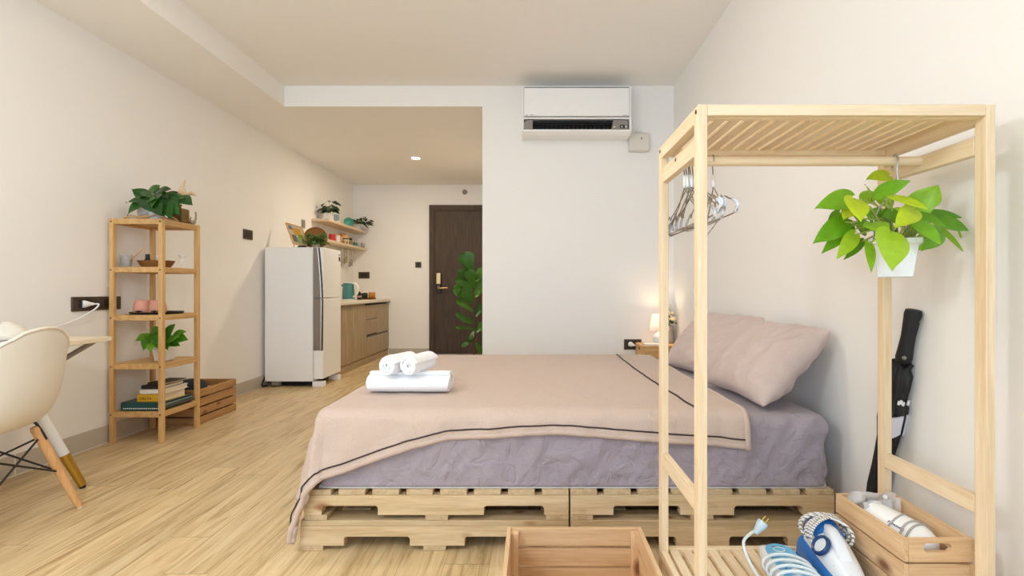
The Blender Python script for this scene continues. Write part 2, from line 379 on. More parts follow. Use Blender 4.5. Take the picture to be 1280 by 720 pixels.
for i, (x, y, z) in enumerate(((-2.29, -.6, ZL), (-1.15, 2.3, ZC), (-.3, 2.3, ZC), (-.3, -1.6, ZC))):  # added unseen to light the room, all but the one over the bed middle
    downlight(x, y, z, ROOM_LAMP, ['round recessed downlight above the desk end of the soffit', 'round recessed downlight in high ceiling beside the soffit, over the bed foot', 'round recessed downlight in high ceiling over the bed middle', 'round recessed downlight in high ceiling near the balcony window'][i], (1, .89, .74))
pl_ = thing('pendant_lamp', 'round white glass globe pendant hanging from the high ceiling before the bed', 'pendant lamp', (-1.2, .35, 1.70))  # added lamp out of view, brightens ceiling and walls evenly
b = B(); sphere(b, (-1.2, .35, 1.70), .15, nu=28, nv=18); obj('glass_globe', b, mat('opal_globe', (1, 1, 1, 1), .4, emit=(.84, .92, 1.0, 1), estr=ADDED_PENDANT/(4*math.pi**2*.15**2)), pl_, smooth=180)
b = B(); lathe(b, [(.05, 1.835), (.05, 1.87), (.02, 1.89), (0, 1.89)], (-1.2, .35, 0), 20); obj('fitting', b, BRASS, pl_); b = B(); lathe(b, [(0, ZC-.03), (.05, ZC-.025), (.055, ZC)], (-1.2, .35, 0), 20); obj('ceiling_rose', b, BRASS, pl_)
b = B(); tube(b, [(-1.2, .35, 1.88), (-1.2, .35, ZC-.02)], .004, 8); obj('cord', b, BLACK, pl_)
o = B(); lathe(o, [(0, -.022), (.02, -.022), (.034, -.012), (.036, 0)], (0, 0, 0), 18, Matrix.Rotation(math.pi/2, 4, 'X'))
for v in o.verts: v.co = Vector((v.co.x, -abs(v.co.y), v.co.z)) + Vector((-.985, YD, 2.298))
tag(obj('smoke_detector', o, GREY), 'small round grey detector on far wall above the entry door', 'detector')

# ------------------------------------------------------------------ wall plates
def plate_y(name, x0, x1, z0, z1, y, label, cat, kind):      # on a wall facing the camera
    t = thing(name, label, cat, ((x0+x1)/2, y, z0))
    obj('cover_plate', bx(x0, x1, y-.010, y, z0, z1), DARKPLATE, t, bevel=.003)
    w, h = (x1-x0)*.2, (z1-z0)*.2
    obj(kind, bx(x0+w, x1-w, y-.013, y-.008, z0+h, z1-h), DARKIN, t, bevel=.002)
    return t
def plate_x(name, y0, y1, z0, z1, x, label, cat, kind, mt=None):
    t = thing(name, label, cat, (x, (y0+y1)/2, z0))
    obj('cover_plate', bx(x, x+.010, y0, y1, z0, z1), mt or DARKPLATE, t, bevel=.003)
    w, h = (y1-y0)*.2, (z1-z0)*.2
    obj(kind, bx(x+.008, x+.013, y0+w, y1-w, z0+h, z1-h), DARKIN if mt is None else GREY, t, bevel=.002)
    return t
plate_y('wall_socket', -2.488, -2.332, 1.075, 1.165, YD, 'dark rectangular socket on far wall above the kitchen counter', 'socket', 'socket_face')
plate_y('light_switch', -1.685, -1.600, 1.228, 1.308, YD, 'small square dark switch on far wall beside entry door', 'switch', 'rocker')
so = plate_y('wall_socket', (780-CX)/154.5, (801.7-CX)/154.5, .4325, .515, YA, 'dark socket with white plug above bed edge beside nightstand', 'socket', 'socket_face')
plate_x('light_switch', 4.575, 4.72, 1.365, 1.452, XL, 'dark rectangular switch on left wall between wooden shelf and fridge', 'switch', 'rocker')
plate_x('wall_socket', 2.876, 3.034, .795, .876, XL, 'dark wall socket with a white plug in it above the desk', 'socket', 'socket_face')
plate_x('wall_socket', 3.040, 3.215, .797, .876, XL, 'dark wall socket half hidden by the wooden shelf post, empty', 'socket', 'socket_face')
plate_x('wall_bracket', 5.72, 5.80, 1.60, 1.69, XL, 'tiny grey plate on left wall above fridge', 'bracket', 'clip', GREY)
def plug(label, c, dirv, cordpts):
    t = thing('power_plug', label, 'plug', c); d = Vector(dirv).normalized(); c = Vector(c)
    b = B(); tube(b, [c, c+d*.012, c+d*.024, c+d*.040, c+d*.052], [.020, .021, .017, .010, .008], 14); obj('plug_body', b, WHITE, t)
    b = B(); tube(b, spline([c+d*.05]+[Vector(p) for p in cordpts], 10), .0042, 8); obj('cord', b, WHITE, t)
plug('white plug with looping cord in left wall socket behind white chair', (XL+.012, 2.935, .835), (.5, .75, 0), [(XL+.06, 2.99, .832), (XL+.055, 2.96, .80), (XL+.04, 2.86, .75), (XL+.03, 2.76, .72), (XL+.04, 2.6, .70), (XL+.08, 2.45, .694)])
plug('white plug in the wall socket beside nightstand', ((787-CX)/154.5, YA-.013, .478), (.6, -.8, -.15), [((797-CX)/154.5, YA-.03, .47), ((806-CX)/154.5, YA-.012, .46)])

# ------------------------------------------------------------------ air conditioner
AX0, AX1 = -.098, .748
ac = thing('air_conditioner', 'white wall mounted air conditioner above the bed near the ceiling', 'air conditioner', (.325, YA, 2.117))
yf = 4.0
prof = [(YA, 2.125), (yf+.075, 2.117), (yf+.03, 2.125), (yf+.004, 2.15), (yf, 2.165), (yf, 2.20), (yf+.03, 2.21), (yf+.03, 2.46), (yf+.02, 2.475), (yf+.06, 2.482), (YA, 2.482)]
# casing: side cheeks and back
b = B(); prism(b, [(YA, 2.125), (yf+.075, 2.117), (yf+.03, 2.125), (yf+.006, 2.148), (yf+.006, 2.236), (yf+.012, 2.25), (yf+.012, 2.482), (yf+.05, 2.492), (YA, 2.492)], 0, AX0, AX0+.016)
prism(b, [(YA, 2.125), (yf+.075, 2.117), (yf+.03, 2.125), (yf+.006, 2.148), (yf+.006, 2.236), (yf+.012, 2.25), (yf+.012, 2.482), (yf+.05, 2.492), (YA, 2.492)], 0, AX1-.016, AX1)
prism(b, [(YA, 2.125), (yf+.075, 2.117), (yf+.03, 2.125), (yf+.006, 2.14), (yf+.006, 2.152), (yf+.08, 2.152), (yf+.08, 2.232), (yf+.006, 2.232), (yf+.006, 2.244), (yf+.04, 2.25), (yf+.04, 2.474), (YA, 2.474)], 0, AX0+.016, AX1-.016)
obj('casing', b, WHITE_G, ac, bevel=.002)
obj('front_panel', bx(AX0+.018, AX1-.018, yf-.004, yf+.02, 2.252, 2.470), WHITE_G, ac, bevel=.006, seg=3)
obj('top_intake', bx(AX0+.02, AX1-.02, yf+.012, yf+.04, 2.470, 2.479), DARKIN, ac)
b = B(); box(b, (666-CX)/161, (765-CX)/161, yf+.045, yf+.06, 2.153, 2.231); obj('outlet', b, DARKGAP, ac)
b = B(); box(b, (666-CX)/161, (765-CX)/161, yf+.012, yf+.035, 2.206, 2.212); box(b, (666-CX)/161, (765-CX)/161, yf+.016, yf+.04, 2.19, 2.193)
for k in range(19):
    x = (668-CX)/161+k*.0335; box(b, x, x+.004, yf+.03, yf+.045, 2.153, 2.205)
obj('louver', b, BLACK, ac)
b = B(); prism(b, [((654.5-CX)/161, 2.155), ((665.8-CX)/161, 2.155), ((665.8-CX)/161, 2.222), ((659-CX)/161, 2.222), ((656-CX)/161, 2.205)], 1, yf+.004, yf+.05); obj('end_panel', b, GREY, ac)
b = B(); prism(b, [((763.5-CX)/161, 2.150), ((784-CX)/161, 2.150), ((783.5-CX)/161, 2.20), ((781.5-CX)/161, 2.222), ((766-CX)/161, 2.222)], 1, yf+.004, yf+.05); ep = obj('end_panel', b, GREY, ac)
b = B(); box(b, (774-CX)/161, (780-CX)/161, yf+.001, yf+.006, 2.160, 2.185); obj('display', b, DARKIN, ep)
for x in (767, 776.5, 781.5): obj('indicator', sphere(B(), ((x-CX)/161, yf+.002, 2.170), .007, .003, .007, 10, 6), WHITE, ep)
b = B()
for x0, x1 in ((657, 658.6), (659.4, 660.2), (663, 664.4), (665, 666.4)): box(b, (x0-CX)/161, (x1-CX)/161, yf-.0055, yf-.003, 2.256, 2.262)
obj('badge', b, GREY, ac, smooth=0); b = B()
for x0, x1 in ((777.5, 779), (779.6, 781), (781.6, 783.2)): box(b, (x0-CX)/161, (x1-CX)/161, yf-.0055, yf-.003, 2.2535, 2.258)
obj('badge', b, GREY, ac, smooth=0)
ib = thing('isolator_box', 'small square cream isolator box on wall below air conditioner corner', 'electrical box', (.85, YA, 2.03))
obj('housing', bx((786-CX)/156, (812-CX)/156, YA-.055, YA, CH+(362-189)/156, CH+(362-166)/156), mat('warm_white', lin(226, 219, 208), .35), ib, bevel=.014, seg=4)
b = B(); box(b, (800.8-CX)/156, (802.2-CX)/156, YA-.057, YA-.054, CH+(362-175)/156, CH+(362-172)/156); obj('logo', b, GREY, ib)
b = B(); tube(b, spline([(.80, YA-.03, 2.182), (.83, YA-.03, 2.196), (.87, YA-.03, 2.185), (.885, YA-.03, 2.165)], 8), .006, 8); obj('conduit', b, WHITE, ib)

# ------------------------------------------------------------------ fridge
fr = thing('refrigerator', 'white two door refrigerator between wooden shelf and kitchen cabinet', 'refrigerator', (-2.27, 5.12, 0))
fy0, fy1 = 4.887, 5.345
FRW = mat('fridge_white', lin(248, 248, 248), .3)
obj('body', bx(-2.535, -2.082, fy0, fy1, .052, 1.315), FRW, fr, bevel=.006)
def fdoor(z0, z1, hz0, hz1):
    d = obj('door', bx(-2.078, -1.989, fy0, fy1, z0, z1), FRW, fr, bevel=.008, seg=3)
    def edge(z):
        t = (z-.345)/(1.31-.345); return -1.991 - .034*max(0, (t-.45)/.55)**1.6 - .004*max(0, (.3-t)/.3)
    n = 24; zs = [hz0+(hz1-hz0)*i/n for i in range(n+1)]
    pts = [(-2.076, hz0), (-2.076, hz1)] + [(edge(z)-.012, z) for z in zs[::-1]]
    b = B(); prism(b, pts, 1, fy0-.006, fy0+.01); h = obj('grey_strip', b, mat('taupe_metal', lin(150, 142, 134), .35, metal=.5), d); h['label'] = 'tall grey metallic strip on door edge'
    b = B(); tube(b, [(edge(z)-.010, fy0-.006, z) for z in zs], .008, 8); obj('chrome_edge', b, CHROME, h)
    b = B(); tube(b, [(edge(z)+.002, fy0-.002, z) for z in zs], .006, 8); obj('dark_edge', b, DARKIN, h)
    return d
d1 = fdoor(.838, 1.315, .838, 1.312); d2 = fdoor(.075, .832, .345, .832)
b = B(); box(b, -1.9895, -1.9875, 5.285, 5.325, 1.265, 1.272); box(b, -1.9895, -1.9875, 5.285, 5.325, 1.205, 1.248); obj('energy_label', b, DARKIN, d1, smooth=0)
b = B(); box(b, -2.09, -1.985, fy0+.002, fy0+.07, 0, .05); obj('foot', b, FRW, fr, bevel=.005)
b = B(); box(b, -2.09, -1.985, fy1-.07, fy1-.002, 0, .05); obj('foot', b, FRW, fr, bevel=.005)
b = B(); box(b, -2.5, -2.1, fy0+.05, fy1-.02, .015, .06); obj('plinth', b, DARKGAP, fr)
b = B(); tube(b, [(-2.48, fy0+.04, .03), (-2.40, fy0+.04, .03)], .028, 14); obj('roller', b, GREY, fr)
b = B(); tube(b, spline([(-2.51, 5.2, .2), (-2.548, 5.0, .12), (-2.55, 4.9, .07), (-2.545, 4.86, .02), (-2.53, 4.92, .01)], 8), .007, 8); obj('power_cord', b, BLACK, fr)

# ------------------------------------------------------------------ kitchen
KX = -2.06
k1 = thing('kitchen_cabinet', 'tall plain doored grey oak base cabinet next to fridge', 'cabinet', (-2.3, 5.9, 0), 'kitchen base cabinets')
obj('body', bx(-2.553, KX-.019, 5.385, 6.378, .085, .748), LAMI[2], k1)
obj('toe_kick', bx(-2.553, KX-.012, 5.385, 6.378, 0, .083), LAMI[1], k1)
for y0, y1 in ((5.387, 5.88), (5.884, 6.376)): obj('door', bx(KX-.018, KX, y0, y1, .092, .722), LAMI[2], k1, bevel=.001)
k2 = thing('kitchen_cabinet', 'grey oak base cabinet with drawers at the far wall', 'cabinet', (-2.3, 6.87, 0), 'kitchen base cabinets')
obj('body', bx(-2.553, KX-.03, 6.382, 7.355, .085, .748), mat('carcass_brown', lin(96, 80, 62), .7), k2)
obj('toe_kick', bx(-2.553, KX-.012, 6.382, 7.355, 0, .083), LAMI[1], k2)
obj('drawer', bx(KX-.018, KX, 6.384, 7.353, .092, .325), LAMI[2], k2, bevel=.001)
obj('drawer', bx(KX-.018, KX, 6.384, 6.80, .36, .545), LAMI[2], k2, bevel=.001)
obj('door', bx(KX-.018, KX, 6.384, 6.80, .55, .722), LAMI[2], k2, bevel=.001)
obj('door', bx(KX-.018, KX, 6.804, 7.353, .348, .722), LAMI[2], k2, bevel=.001)
obj('grip_rail', bx(KX-.03, KX-.012, 6.384, 7.353, .326, .345), DARKIN, k2)
tag(obj('countertop', bx(-2.555, -2.03, 5.38, 7.357, .75, .787), mat('cream_stone', lin(232, 222, 204), .25), bevel=.006), 'cream stone countertop over the kitchen cabinets', 'countertop')
CT = .787
# kettle
kc = Vector((-2.325, 6.5, CT)); TEAL = mat('teal_enamel', lin(58, 128, 130), .2, coat=.5)
kt = thing('electric_kettle', 'teal electric kettle with white handle on the counter', 'kettle', kc)
b = B(); lathe(b, [(0, .012), (.074, .012), (.076, .03), (.072, .12), (.064, .205), (.060, .212), (0, .215)], kc, 28); obj('body', b, TEAL, kt)
b = B(); lathe(b, [(0, 0), (.078, 0), (.078, .010), (.07, .014)], kc, 28); obj('base', b, WHITE, kt)
b = B(); lathe(b, [(0, .222), (.02, .222), (.05, .216), (.058, .212)], kc, 24); obj('lid', b, WHITE, kt)
b = B(); q = [(-.0 , 0, 0)]; tube(b, spline([kc+Vector((.05, -.02, .208)), kc+Vector((.095, -.035, .205)), kc+Vector((.13, -.045, .165)), kc+Vector((.13, -.045, .10)), kc+Vector((.10, -.035, .055)), kc+Vector((.07, -.025, .04))], 8), .0135, 12); obj('handle', b, WHITE, kt)
b = B(); prism(b, [(-.09, .19), (-.06, .20), (-.06, .15)], 1, -.015, .015, Matrix.Translation(kc)); obj('spout', b, TEAL, kt)
# sauce bottle
c = Vector((-2.262, 6.72, CT)); t = thing('sauce_bottle', 'small dark sauce bottle with pale cap right of kettle', 'bottle', c)
b = B(); lathe(b, [(0, 0), (.027, 0), (.028, .01), (.028, .075), (.014, .095), (.012, .105)], c, 18); obj('glass_body', b, mat('dark_sauce', lin(40, 20, 14), .15), t)
b = B(); lathe(b, [(.0285, .028), (.0288, .03), (.0288, .05), (.0285, .052)], c, 18); obj('paper_label', b, mat('label_pink', lin(200, 150, 140), .6), t)
b = B(); lathe(b, [(0, .145), (.012, .143), (.013, .104), (.0, .104)], c, 14); obj('cap', b, mat('cap_cream', lin(214, 190, 150), .5), t)
# tray with two jars
c = Vector((-2.235, 7.0, CT)); b = B(); lathe(b, [(0, .003), (.085, .003), (.1, .018), (.104, .018), (.09, 0), (0, 0)], c, 28, Matrix.Diagonal((1, .8, 1, 1)))
tag(obj('tea_tray', b, mat('tray_brown', lin(120, 66, 24), .35)), 'oval brown tray holding dark and amber cups on counter', 'tray')
def mug(name, c, prof, mt, label, cat, hdir, hr, hz, group=None):
    t = thing(name, label, cat, c, group); c = Vector(c)
    b = B(); lathe(b, prof, c, 24); obj('body', b, mt, t, smooth=60)
    if hdir:
        h = Vector(hdir).normalized(); r = hr
        b = B(); tube(b, spline([c+h*(r*.95)+Vector((0, 0, hz*1.35)), c+h*(r*1.35)+Vector((0, 0, hz*1.4)), c+h*(r*1.6)+Vector((0, 0, hz)), c+h*(r*1.35)+Vector((0, 0, hz*.6)), c+h*(r*.95)+Vector((0, 0, hz*.65))], 6), r*.13, 8); obj('handle', b, mt, t)
    return t
JP = lambda r, h: [(0, .004), (r*.75, 0), (r*.95, h*.15), (r, h*.5), (r*.96, h*.9), (r*.9, h), (r*.84, h), (r*.88, h*.85), (r*.85, h*.15), (0, h*.1)]
mug('tea_cup', (-2.285, 7.0, CT+.004), JP(.04, .082), mat('dark_green_glaze', lin(22, 48, 40), .15), 'round dark green cup on the brown tea tray', 'cup', (-.6, -.8, 0), .04, .042)
mug('tea_cup', (-2.185, 6.99, CT+.004), JP(.046, .09), mat('amber_glaze', lin(196, 128, 28), .2), 'round amber cup on the brown tea tray', 'cup', (.5, -.8, 0), .046, .045)

# floating shelves
for zt, lab in ((1.735, 'upper pale wood floating shelf in the kitchen corner'), (1.497, 'lower pale wood floating shelf in the kitchen corner')):
    tag(obj('floating_shelf', bx(XL, -2.367, 5.98 if zt > 1.6 else 5.84, YD-.003, zt-.03, zt), BIRCH[1], bevel=.002), lab, 'shelf', 'kitchen floating shelves')
# ------------------------------------------------------------------ plants
HEART = [(0, .02), (-.06, .34), (.0, .62), (.10, .86), (.25, 1.0), (.42, .93), (.58, .72), (.74, .46), (.88, .2), (1, .0)]
HEART = [(0, .10), (.03, .52), (.08, .75), (.16, .92), (.27, 1.0), (.4, .97), (.54, .84), (.68, .63), (.80, .41), (.9, .2), (1, .0)]
FIDDLE = [(0, .05), (.06, .30), (.18, .50), (.34, .58), (.5, .66), (.68, .92), (.82, 1.0), (.92, .82), (.98, .45), (1, .05)]
OVAL = [(0, .05), (.1, .45), (.25, .8), (.42, 1.0), (.58, .95), (.72, .75), (.86, .42), (.95, .17), (1, 0)]
def leaf(bm, base, d, up, L, Wd, prof=HEART, fold=.22, curl=.25):
    d = Vector(d).normalized(); up = Vector(up); s = d.cross(up)
    if s.length < 1e-4: s = d.orthogonal()
    s.normalize(); n = s.cross(d).normalized(); base = Vector(base)
    rows = []
    for t, w in prof:
        r = []
        for u in (-1, -.7, -.35, 0, .35, .7, 1):
            x = t*L; y = u*w*Wd*.5
            if prof is HEART: x -= .16*L*abs(u)**1.4*(1-t)**3
            z = fold*abs(y) - curl*L*t*t + .06*Wd*math.sin(3.2*t+u*2)*abs(u)
            r.append(bm.verts.new(base+d*x+s*y+n*z))
        rows.append(r)
    for a, b_ in zip(rows, rows[1:]):
        for k in range(6): bm.faces.new((a[k], a[k+1], b_[k+1], b_[k]))
def rnd(a, b): return random.uniform(a, b)
def bushy(root, lf, st, spread, n, L, prof=HEART, wr=.8, zmin=-.2, zmax=.9, bias=(0, 0, 0), jl=.3, stem_r=.0016):
    root = Vector(root)
    for i in range(n):
        a = 2*math.pi*(i*.618)+rnd(-.3, .3); el = rnd(zmin, zmax)
        d = Vector((math.cos(a), math.sin(a), el)).normalized()
        k = rnd(.35, 1)
        p = root+Vector((d.x*spread[0]*k, d.y*spread[1]*k, max(0, .25+d.z)*spread[2]*k))+Vector(bias)*k
        mid = (root+p)/2+Vector((0, 0, .25*spread[2]))
        tube(st, spline([root, mid, p], 4), stem_r, 5)
        ld = Vector((d.x, d.y, rnd(-.5, .15)))
        leaf(lf, p, ld, Vector((rnd(-.4, .4), -.5+rnd(-.3, .3), .9)), L*rnd(1-jl, 1+jl), L*wr*rnd(.85, 1.1), prof, curl=rnd(.1, .4))
def planter(name, label, c, pot_bm, potmat, fol, group=None, cat='plant', n=14, L=.05, spread=(.07, .05, .08), bias=(0, 0, 0), rz=.07, soil=True, **k):
    t = thing(name, label, cat, c, group); c = Vector(c)
    p = obj('pot', pot_bm, potmat, t, bevel=.003)
    lf, st = B(), B(); bushy(c+Vector((0, 0, rz)), lf, st, spread, n, L, bias=bias, **k)
    obj('stems', st, STEMG, t); obj('foliage', lf, fol, t, smooth=180)
    return t
DKL = leafmat('dark_green_leaf', [lin(20, 62, 12), lin(34, 86, 20), lin(54, 108, 30)], .35, .12)
DKK = leafmat('deep_green_leaf', [lin(18, 44, 22), lin(26, 58, 28), lin(40, 74, 36)], .4, .1)
MIDL = leafmat('mid_green_leaf', [lin(56, 112, 22), lin(86, 146, 34), lin(112, 164, 48)], .35, .2)
LIME = leafmat('lime_leaf', [lin(92, 150, 26), lin(118, 178, 34), lin(150, 200, 46), lin(186, 216, 52)], .35, .3)
LIMEY = leafmat('yellow_lime_leaf', [lin(178, 208, 30), lin(200, 220, 44)], .35, .3)
BUSH = leafmat('olive_leaf', [lin(58, 84, 26), lin(84, 112, 38), lin(112, 132, 60)], .5, .15)
STEMG = mat('green_stem', lin(120, 140, 60), .5); TRUNK = mat('brown_trunk', lin(84, 66, 46), .8); SOIL = mat('dark_soil', lin(56, 42, 32), .95)
def square_pot(c, w0, w1, h, rim=.006, rz=0):
    b = B(); c = Vector(c); RZ = Matrix.Rotation(R(rz), 3, 'Z')
    def ring(w, z): return [b.verts.new(c+RZ @ Vector((sx*w/2, sy*w/2, z))) for sx, sy in ((-1,-1),(1,-1),(1,1),(-1,1))]
    R_ = [ring(w0*.98, 0), ring(w0, .002), ring(w1*.96, h-.014), ring(w1+rim*2, h-.014), ring(w1+rim*2, h), ring(w1-.004, h), ring(w1*.9, h-.02)]
    for a, q in zip(R_, R_[1:]):
        for k in range(4): b.faces.new((a[k], a[(k+1)%4], q[(k+1)%4], q[k]))
    b.faces.new(R_[0][::-1]); b.faces.new(R_[-1]); return b
# fiddle leaf fig by the entry door
fc = Vector((-.735, 6.3, 0)); t = thing('fiddle_leaf_fig', 'tall fiddle leaf fig standing in front of the dark entry door', 'plant', fc)
b = B(); lathe(b, [(0, 0), (.10, 0), (.12, .085), (.125, .10), (.115, .10), (.108, .085), (0, .085)], fc, 24); obj('pot', b, WHITE, t, smooth=60)
b = B(); tube(b, spline([fc+Vector((0, 0, .08)), fc+Vector((.012, 0, .5)), fc+Vector((-.012, 0, .8)), fc+Vector((0, 0, 1.1)), fc+Vector((-.02, 0, 1.2))], 6), .009, 8); obj('trunk', b, TRUNK, t)
lf = B(); Y = 6.3
for bx_, by_, tx, ty, w in ((589, 346, 581, 316, .20), (588, 352, 574, 338, .15), (590, 366, 573, 345, .15), (590, 380, 569, 358, .14), (592, 378, 579, 362, .16), (592, 390, 572, 374, .09), (592, 402, 571, 392, .10), (592, 404, 576, 396, .11), (592, 411, 571, 408, .06), (592, 422, 577, 432, .09), (593, 372, 606, 350, .16), (593, 352, 606, 336, .15), (593, 396, 605, 380, .13), (594, 416, 606, 404, .12), (593, 428, 604, 440, .12), (592, 362, 586, 338, .14), (593, 412, 587, 424, .08)):
    a, e = P(bx_, by_, Y), P(tx, ty, Y-.10 if tx < 590 else Y+.06); dd = e-a; leaf(lf, a, dd, Vector((-.2 if tx < 590 else .2, -.75, .65)), dd.length, w, FIDDLE, fold=.12, curl=.12)
obj('foliage', lf, leafmat('fig_leaf', [lin(38, 82, 20), lin(58, 110, 26), lin(78, 130, 34)], .35, .2), t, smooth=180)

# upper kitchen shelf
UZ, LZ = 1.735, 1.497
c = Vector((-2.43, 6.16, UZ)); planter('potted_pothos', 'dark leafy plant in square white pot at near end of upper kitchen shelf', c, square_pot(c, .07, .082, .085, .002), WHITE, DKK, 'plants on the upper kitchen shelf', n=30, L=.075, spread=(.10, .08, .11), rz=.08, zmin=-.2, zmax=1.2, bias=(.0, 0, .05))
c = Vector((-2.45, 7.20, UZ)); planter('potted_pothos', 'dark trailing plant in white pot at far end of upper kitchen shelf', c, square_pot(c, .07, .09, .085, .002), WHITE, DKK, 'plants on the upper kitchen shelf', n=34, L=.075, spread=(.17, .06, .10), rz=.085, zmin=-.7, zmax=.9, bias=(.03, -.04, .0))
c = Vector((-2.44, 6.42, UZ)); t = thing('picture_card', 'small blue and red picture card leaning beside the white pot', 'picture', c)
M_ = Matrix.Translation(c) @ Matrix.Rotation(R(35), 4, 'Z') @ Matrix.Rotation(R(-10), 4, 'X')
obj('backing', bx(-.04, .04, -.004, .004, 0, .12, M_), mat('card_white', lin(220, 214, 204), .5), t)
obj('print', bx(-.033, .033, -.006, -.003, .035, .112, M_), mat('card_blue', lin(120, 146, 160), .5), t); obj('print', bx(-.033, .0, -.006, -.003, .006, .034, M_), mat('card_red', lin(170, 60, 54), .5), t)
c = Vector((-2.455, 6.86, UZ)); b = B()
lathe(b, [(0, .0), (.03, 0), (.05, .02), (.061, .06), (.058, .06), (.046, .024), (.026, .006), (0, .006)], c+Vector((0, .0, .06)), 26, Matrix.Rotation(R(25), 4, 'Z') @ Matrix.Rotation(R(72), 4, 'X') @ Matrix.Translation((0, 0, -.02)))
tag(obj('bowl', b, mat('mint_glaze', lin(92, 178, 160), .2), smooth=60), 'mint green bowl tipped on its side on upper kitchen shelf', 'bowl')
# lower kitchen shelf
RED = mat('red_enamel', lin(196, 44, 42), .3)
CUP = lambda r, h: [(0, 0), (r*.85, 0), (r*.95, h*.06), (r, h), (r*.93, h), (r*.88, h*.1), (0, h*.08)]
mug('cup', (-2.50, 6.18, LZ), CUP(.036, .085), RED, 'red cup standing nearer the fridge on lower kitchen shelf', 'cup', None, 0, 0, 'red cups on the lower shelf')
mug('cup', (-2.475, 6.36, LZ), [(0, 0), (.046, 0), (.047, .01), (.037, .098), (.034, .098), (.042, .01), (0, .008)], RED, 'red cup next to white canister on lower kitchen shelf', 'cup', None, 0, 0, 'red cups on the lower shelf')
c = (-2.48, 6.54, LZ); t = thing('canister', 'white canister between red cup and round wooden board', 'canister', c)
b = B(); lathe(b, [(0, 0), (.034, 0), (.035, .09), (0, .09)], c, 20); obj('body', b, WHITE, t); b = B(); lathe(b, [(.036, .09), (.036, .105), (0, .107)], c, 20); obj('lid', b, BIRCH[0], t)
c = Vector((-2.50, 6.80, LZ)); b = B(); lathe(b, [(0, -.006), (.076, -.006), (.08, 0), (.076, .006), (0, .006)], c+Vector((0, 0, .082)), 30, Matrix.Rotation(R(40), 4, 'Z') @ Matrix.Rotation(R(80), 4, 'X'))
tag(obj('round_board', b, BEECH[0], smooth=40), 'round light wooden board propped up on lower kitchen shelf', 'board')
c = Vector((-2.43, 6.70, LZ)); t = thing('patterned_jar', 'cream jar with brown and black pattern before the round board', 'jar', c)
b = B(); lathe(b, [(0, 0), (.04, 0), (.044, .01), (.044, .06), (.036, .068), (0, .068)], c, 20); obj('body', b, mat('jar_cream', lin(220, 196, 160), .4), t)
b = B()
for k in range(7):
    a = k*.9; M_ = Matrix.Translation(c) @ Matrix.Rotation(a, 4, 'Z'); box(b, .0425, .0455, -.008, .008, .008, .04, M_)
obj('pattern', b, mat('jar_brown', lin(140, 84, 40), .5), t); b = B(); lathe(b, [(.0, .082), (.036, .08), (.038, .066), (0, .066)], c, 20); obj('lid', b, BLACK, t)
c = Vector((-2.47, 6.98, LZ)); t = thing('spice_jar', 'small black lidded glass jar on lower kitchen shelf', 'jar', c, 'jars on the lower shelf')
b = B(); lathe(b, [(0, 0), (.026, 0), (.028, .008), (.028, .07), (.02, .085), (0, .085)], c, 16); obj('body', b, mat('jar_smoke', lin(150, 140, 112), .2), t); b = B(); lathe(b, [(.023, .084), (.023, .112), (0, .113)], c, 16); obj('lid', b, BLACK, t)
c = Vector((-2.44, 7.08, LZ)); t = thing('spice_jar', 'small teal jar beside the glass tumblers on lower shelf', 'jar', c, 'jars on the lower shelf')
b = B(); lathe(b, [(0, 0), (.03, 0), (.032, .01), (.03, .05), (.02, .06), (0, .06)], c, 16); obj('body', b, TEAL, t); b = B(); lathe(b, [(.021, .06), (.021, .074), (0, .075)], c, 16); obj('lid', b, BRASS, t)
FROST = mat('frosted_glass', (.8, .8, .78, 1), .15, trans=.7, ior=1.3)
for i, (x, y, l_) in enumerate(((-2.47, 7.23, 'small clear tumbler nearer the teal jar on lower kitchen shelf'), (-2.40, 7.27, 'small clear tumbler at the far end of lower kitchen shelf'))):
    b = B(); lathe(b, [(0, 0), (.024, 0), (.03, .07), (.028, .07), (.022, .006), (0, .006)], (x, y, LZ), 18); tag(obj('tumbler', b, FROST), l_, 'glass', 'tumblers on the lower shelf')
# utensils hanging under lower shelf
t = thing('utensil_rack', 'steel utensils hanging under the lower kitchen shelf beside fridge', 'utensils', (-2.45, 6.85, 1.46), None)
b = B(); tube(b, [(-2.50, 6.35, 1.455), (-2.50, 7.2, 1.455)], .004, 8); tube(b, [(-2.50, 6.36, 1.468), (-2.50, 6.36, 1.455)], .004, 6); tube(b, [(-2.50, 7.19, 1.468), (-2.50, 7.19, 1.455)], .004, 6); obj('rail', b, STEEL, t)
for i, y in enumerate((6.70, 6.80, 6.90, 7.0, 7.1)):
    b = B(); x = -2.495+.01*(i % 2); lo = 1.24+.03*(i % 3)
    tube(b, [(x, y, 1.462), (x, y, lo+.05)], .004, 6)
    if i % 2: sphere(b, (x, y, lo+.02), .012, .034, .042, 12, 8)
    else: box(b, x-.003, x+.003, y-.03, y+.03, lo-.03, lo+.06)
    obj('utensil', b, STEEL if i != 2 else mat('olive_handle', lin(150, 140, 60), .4), t)

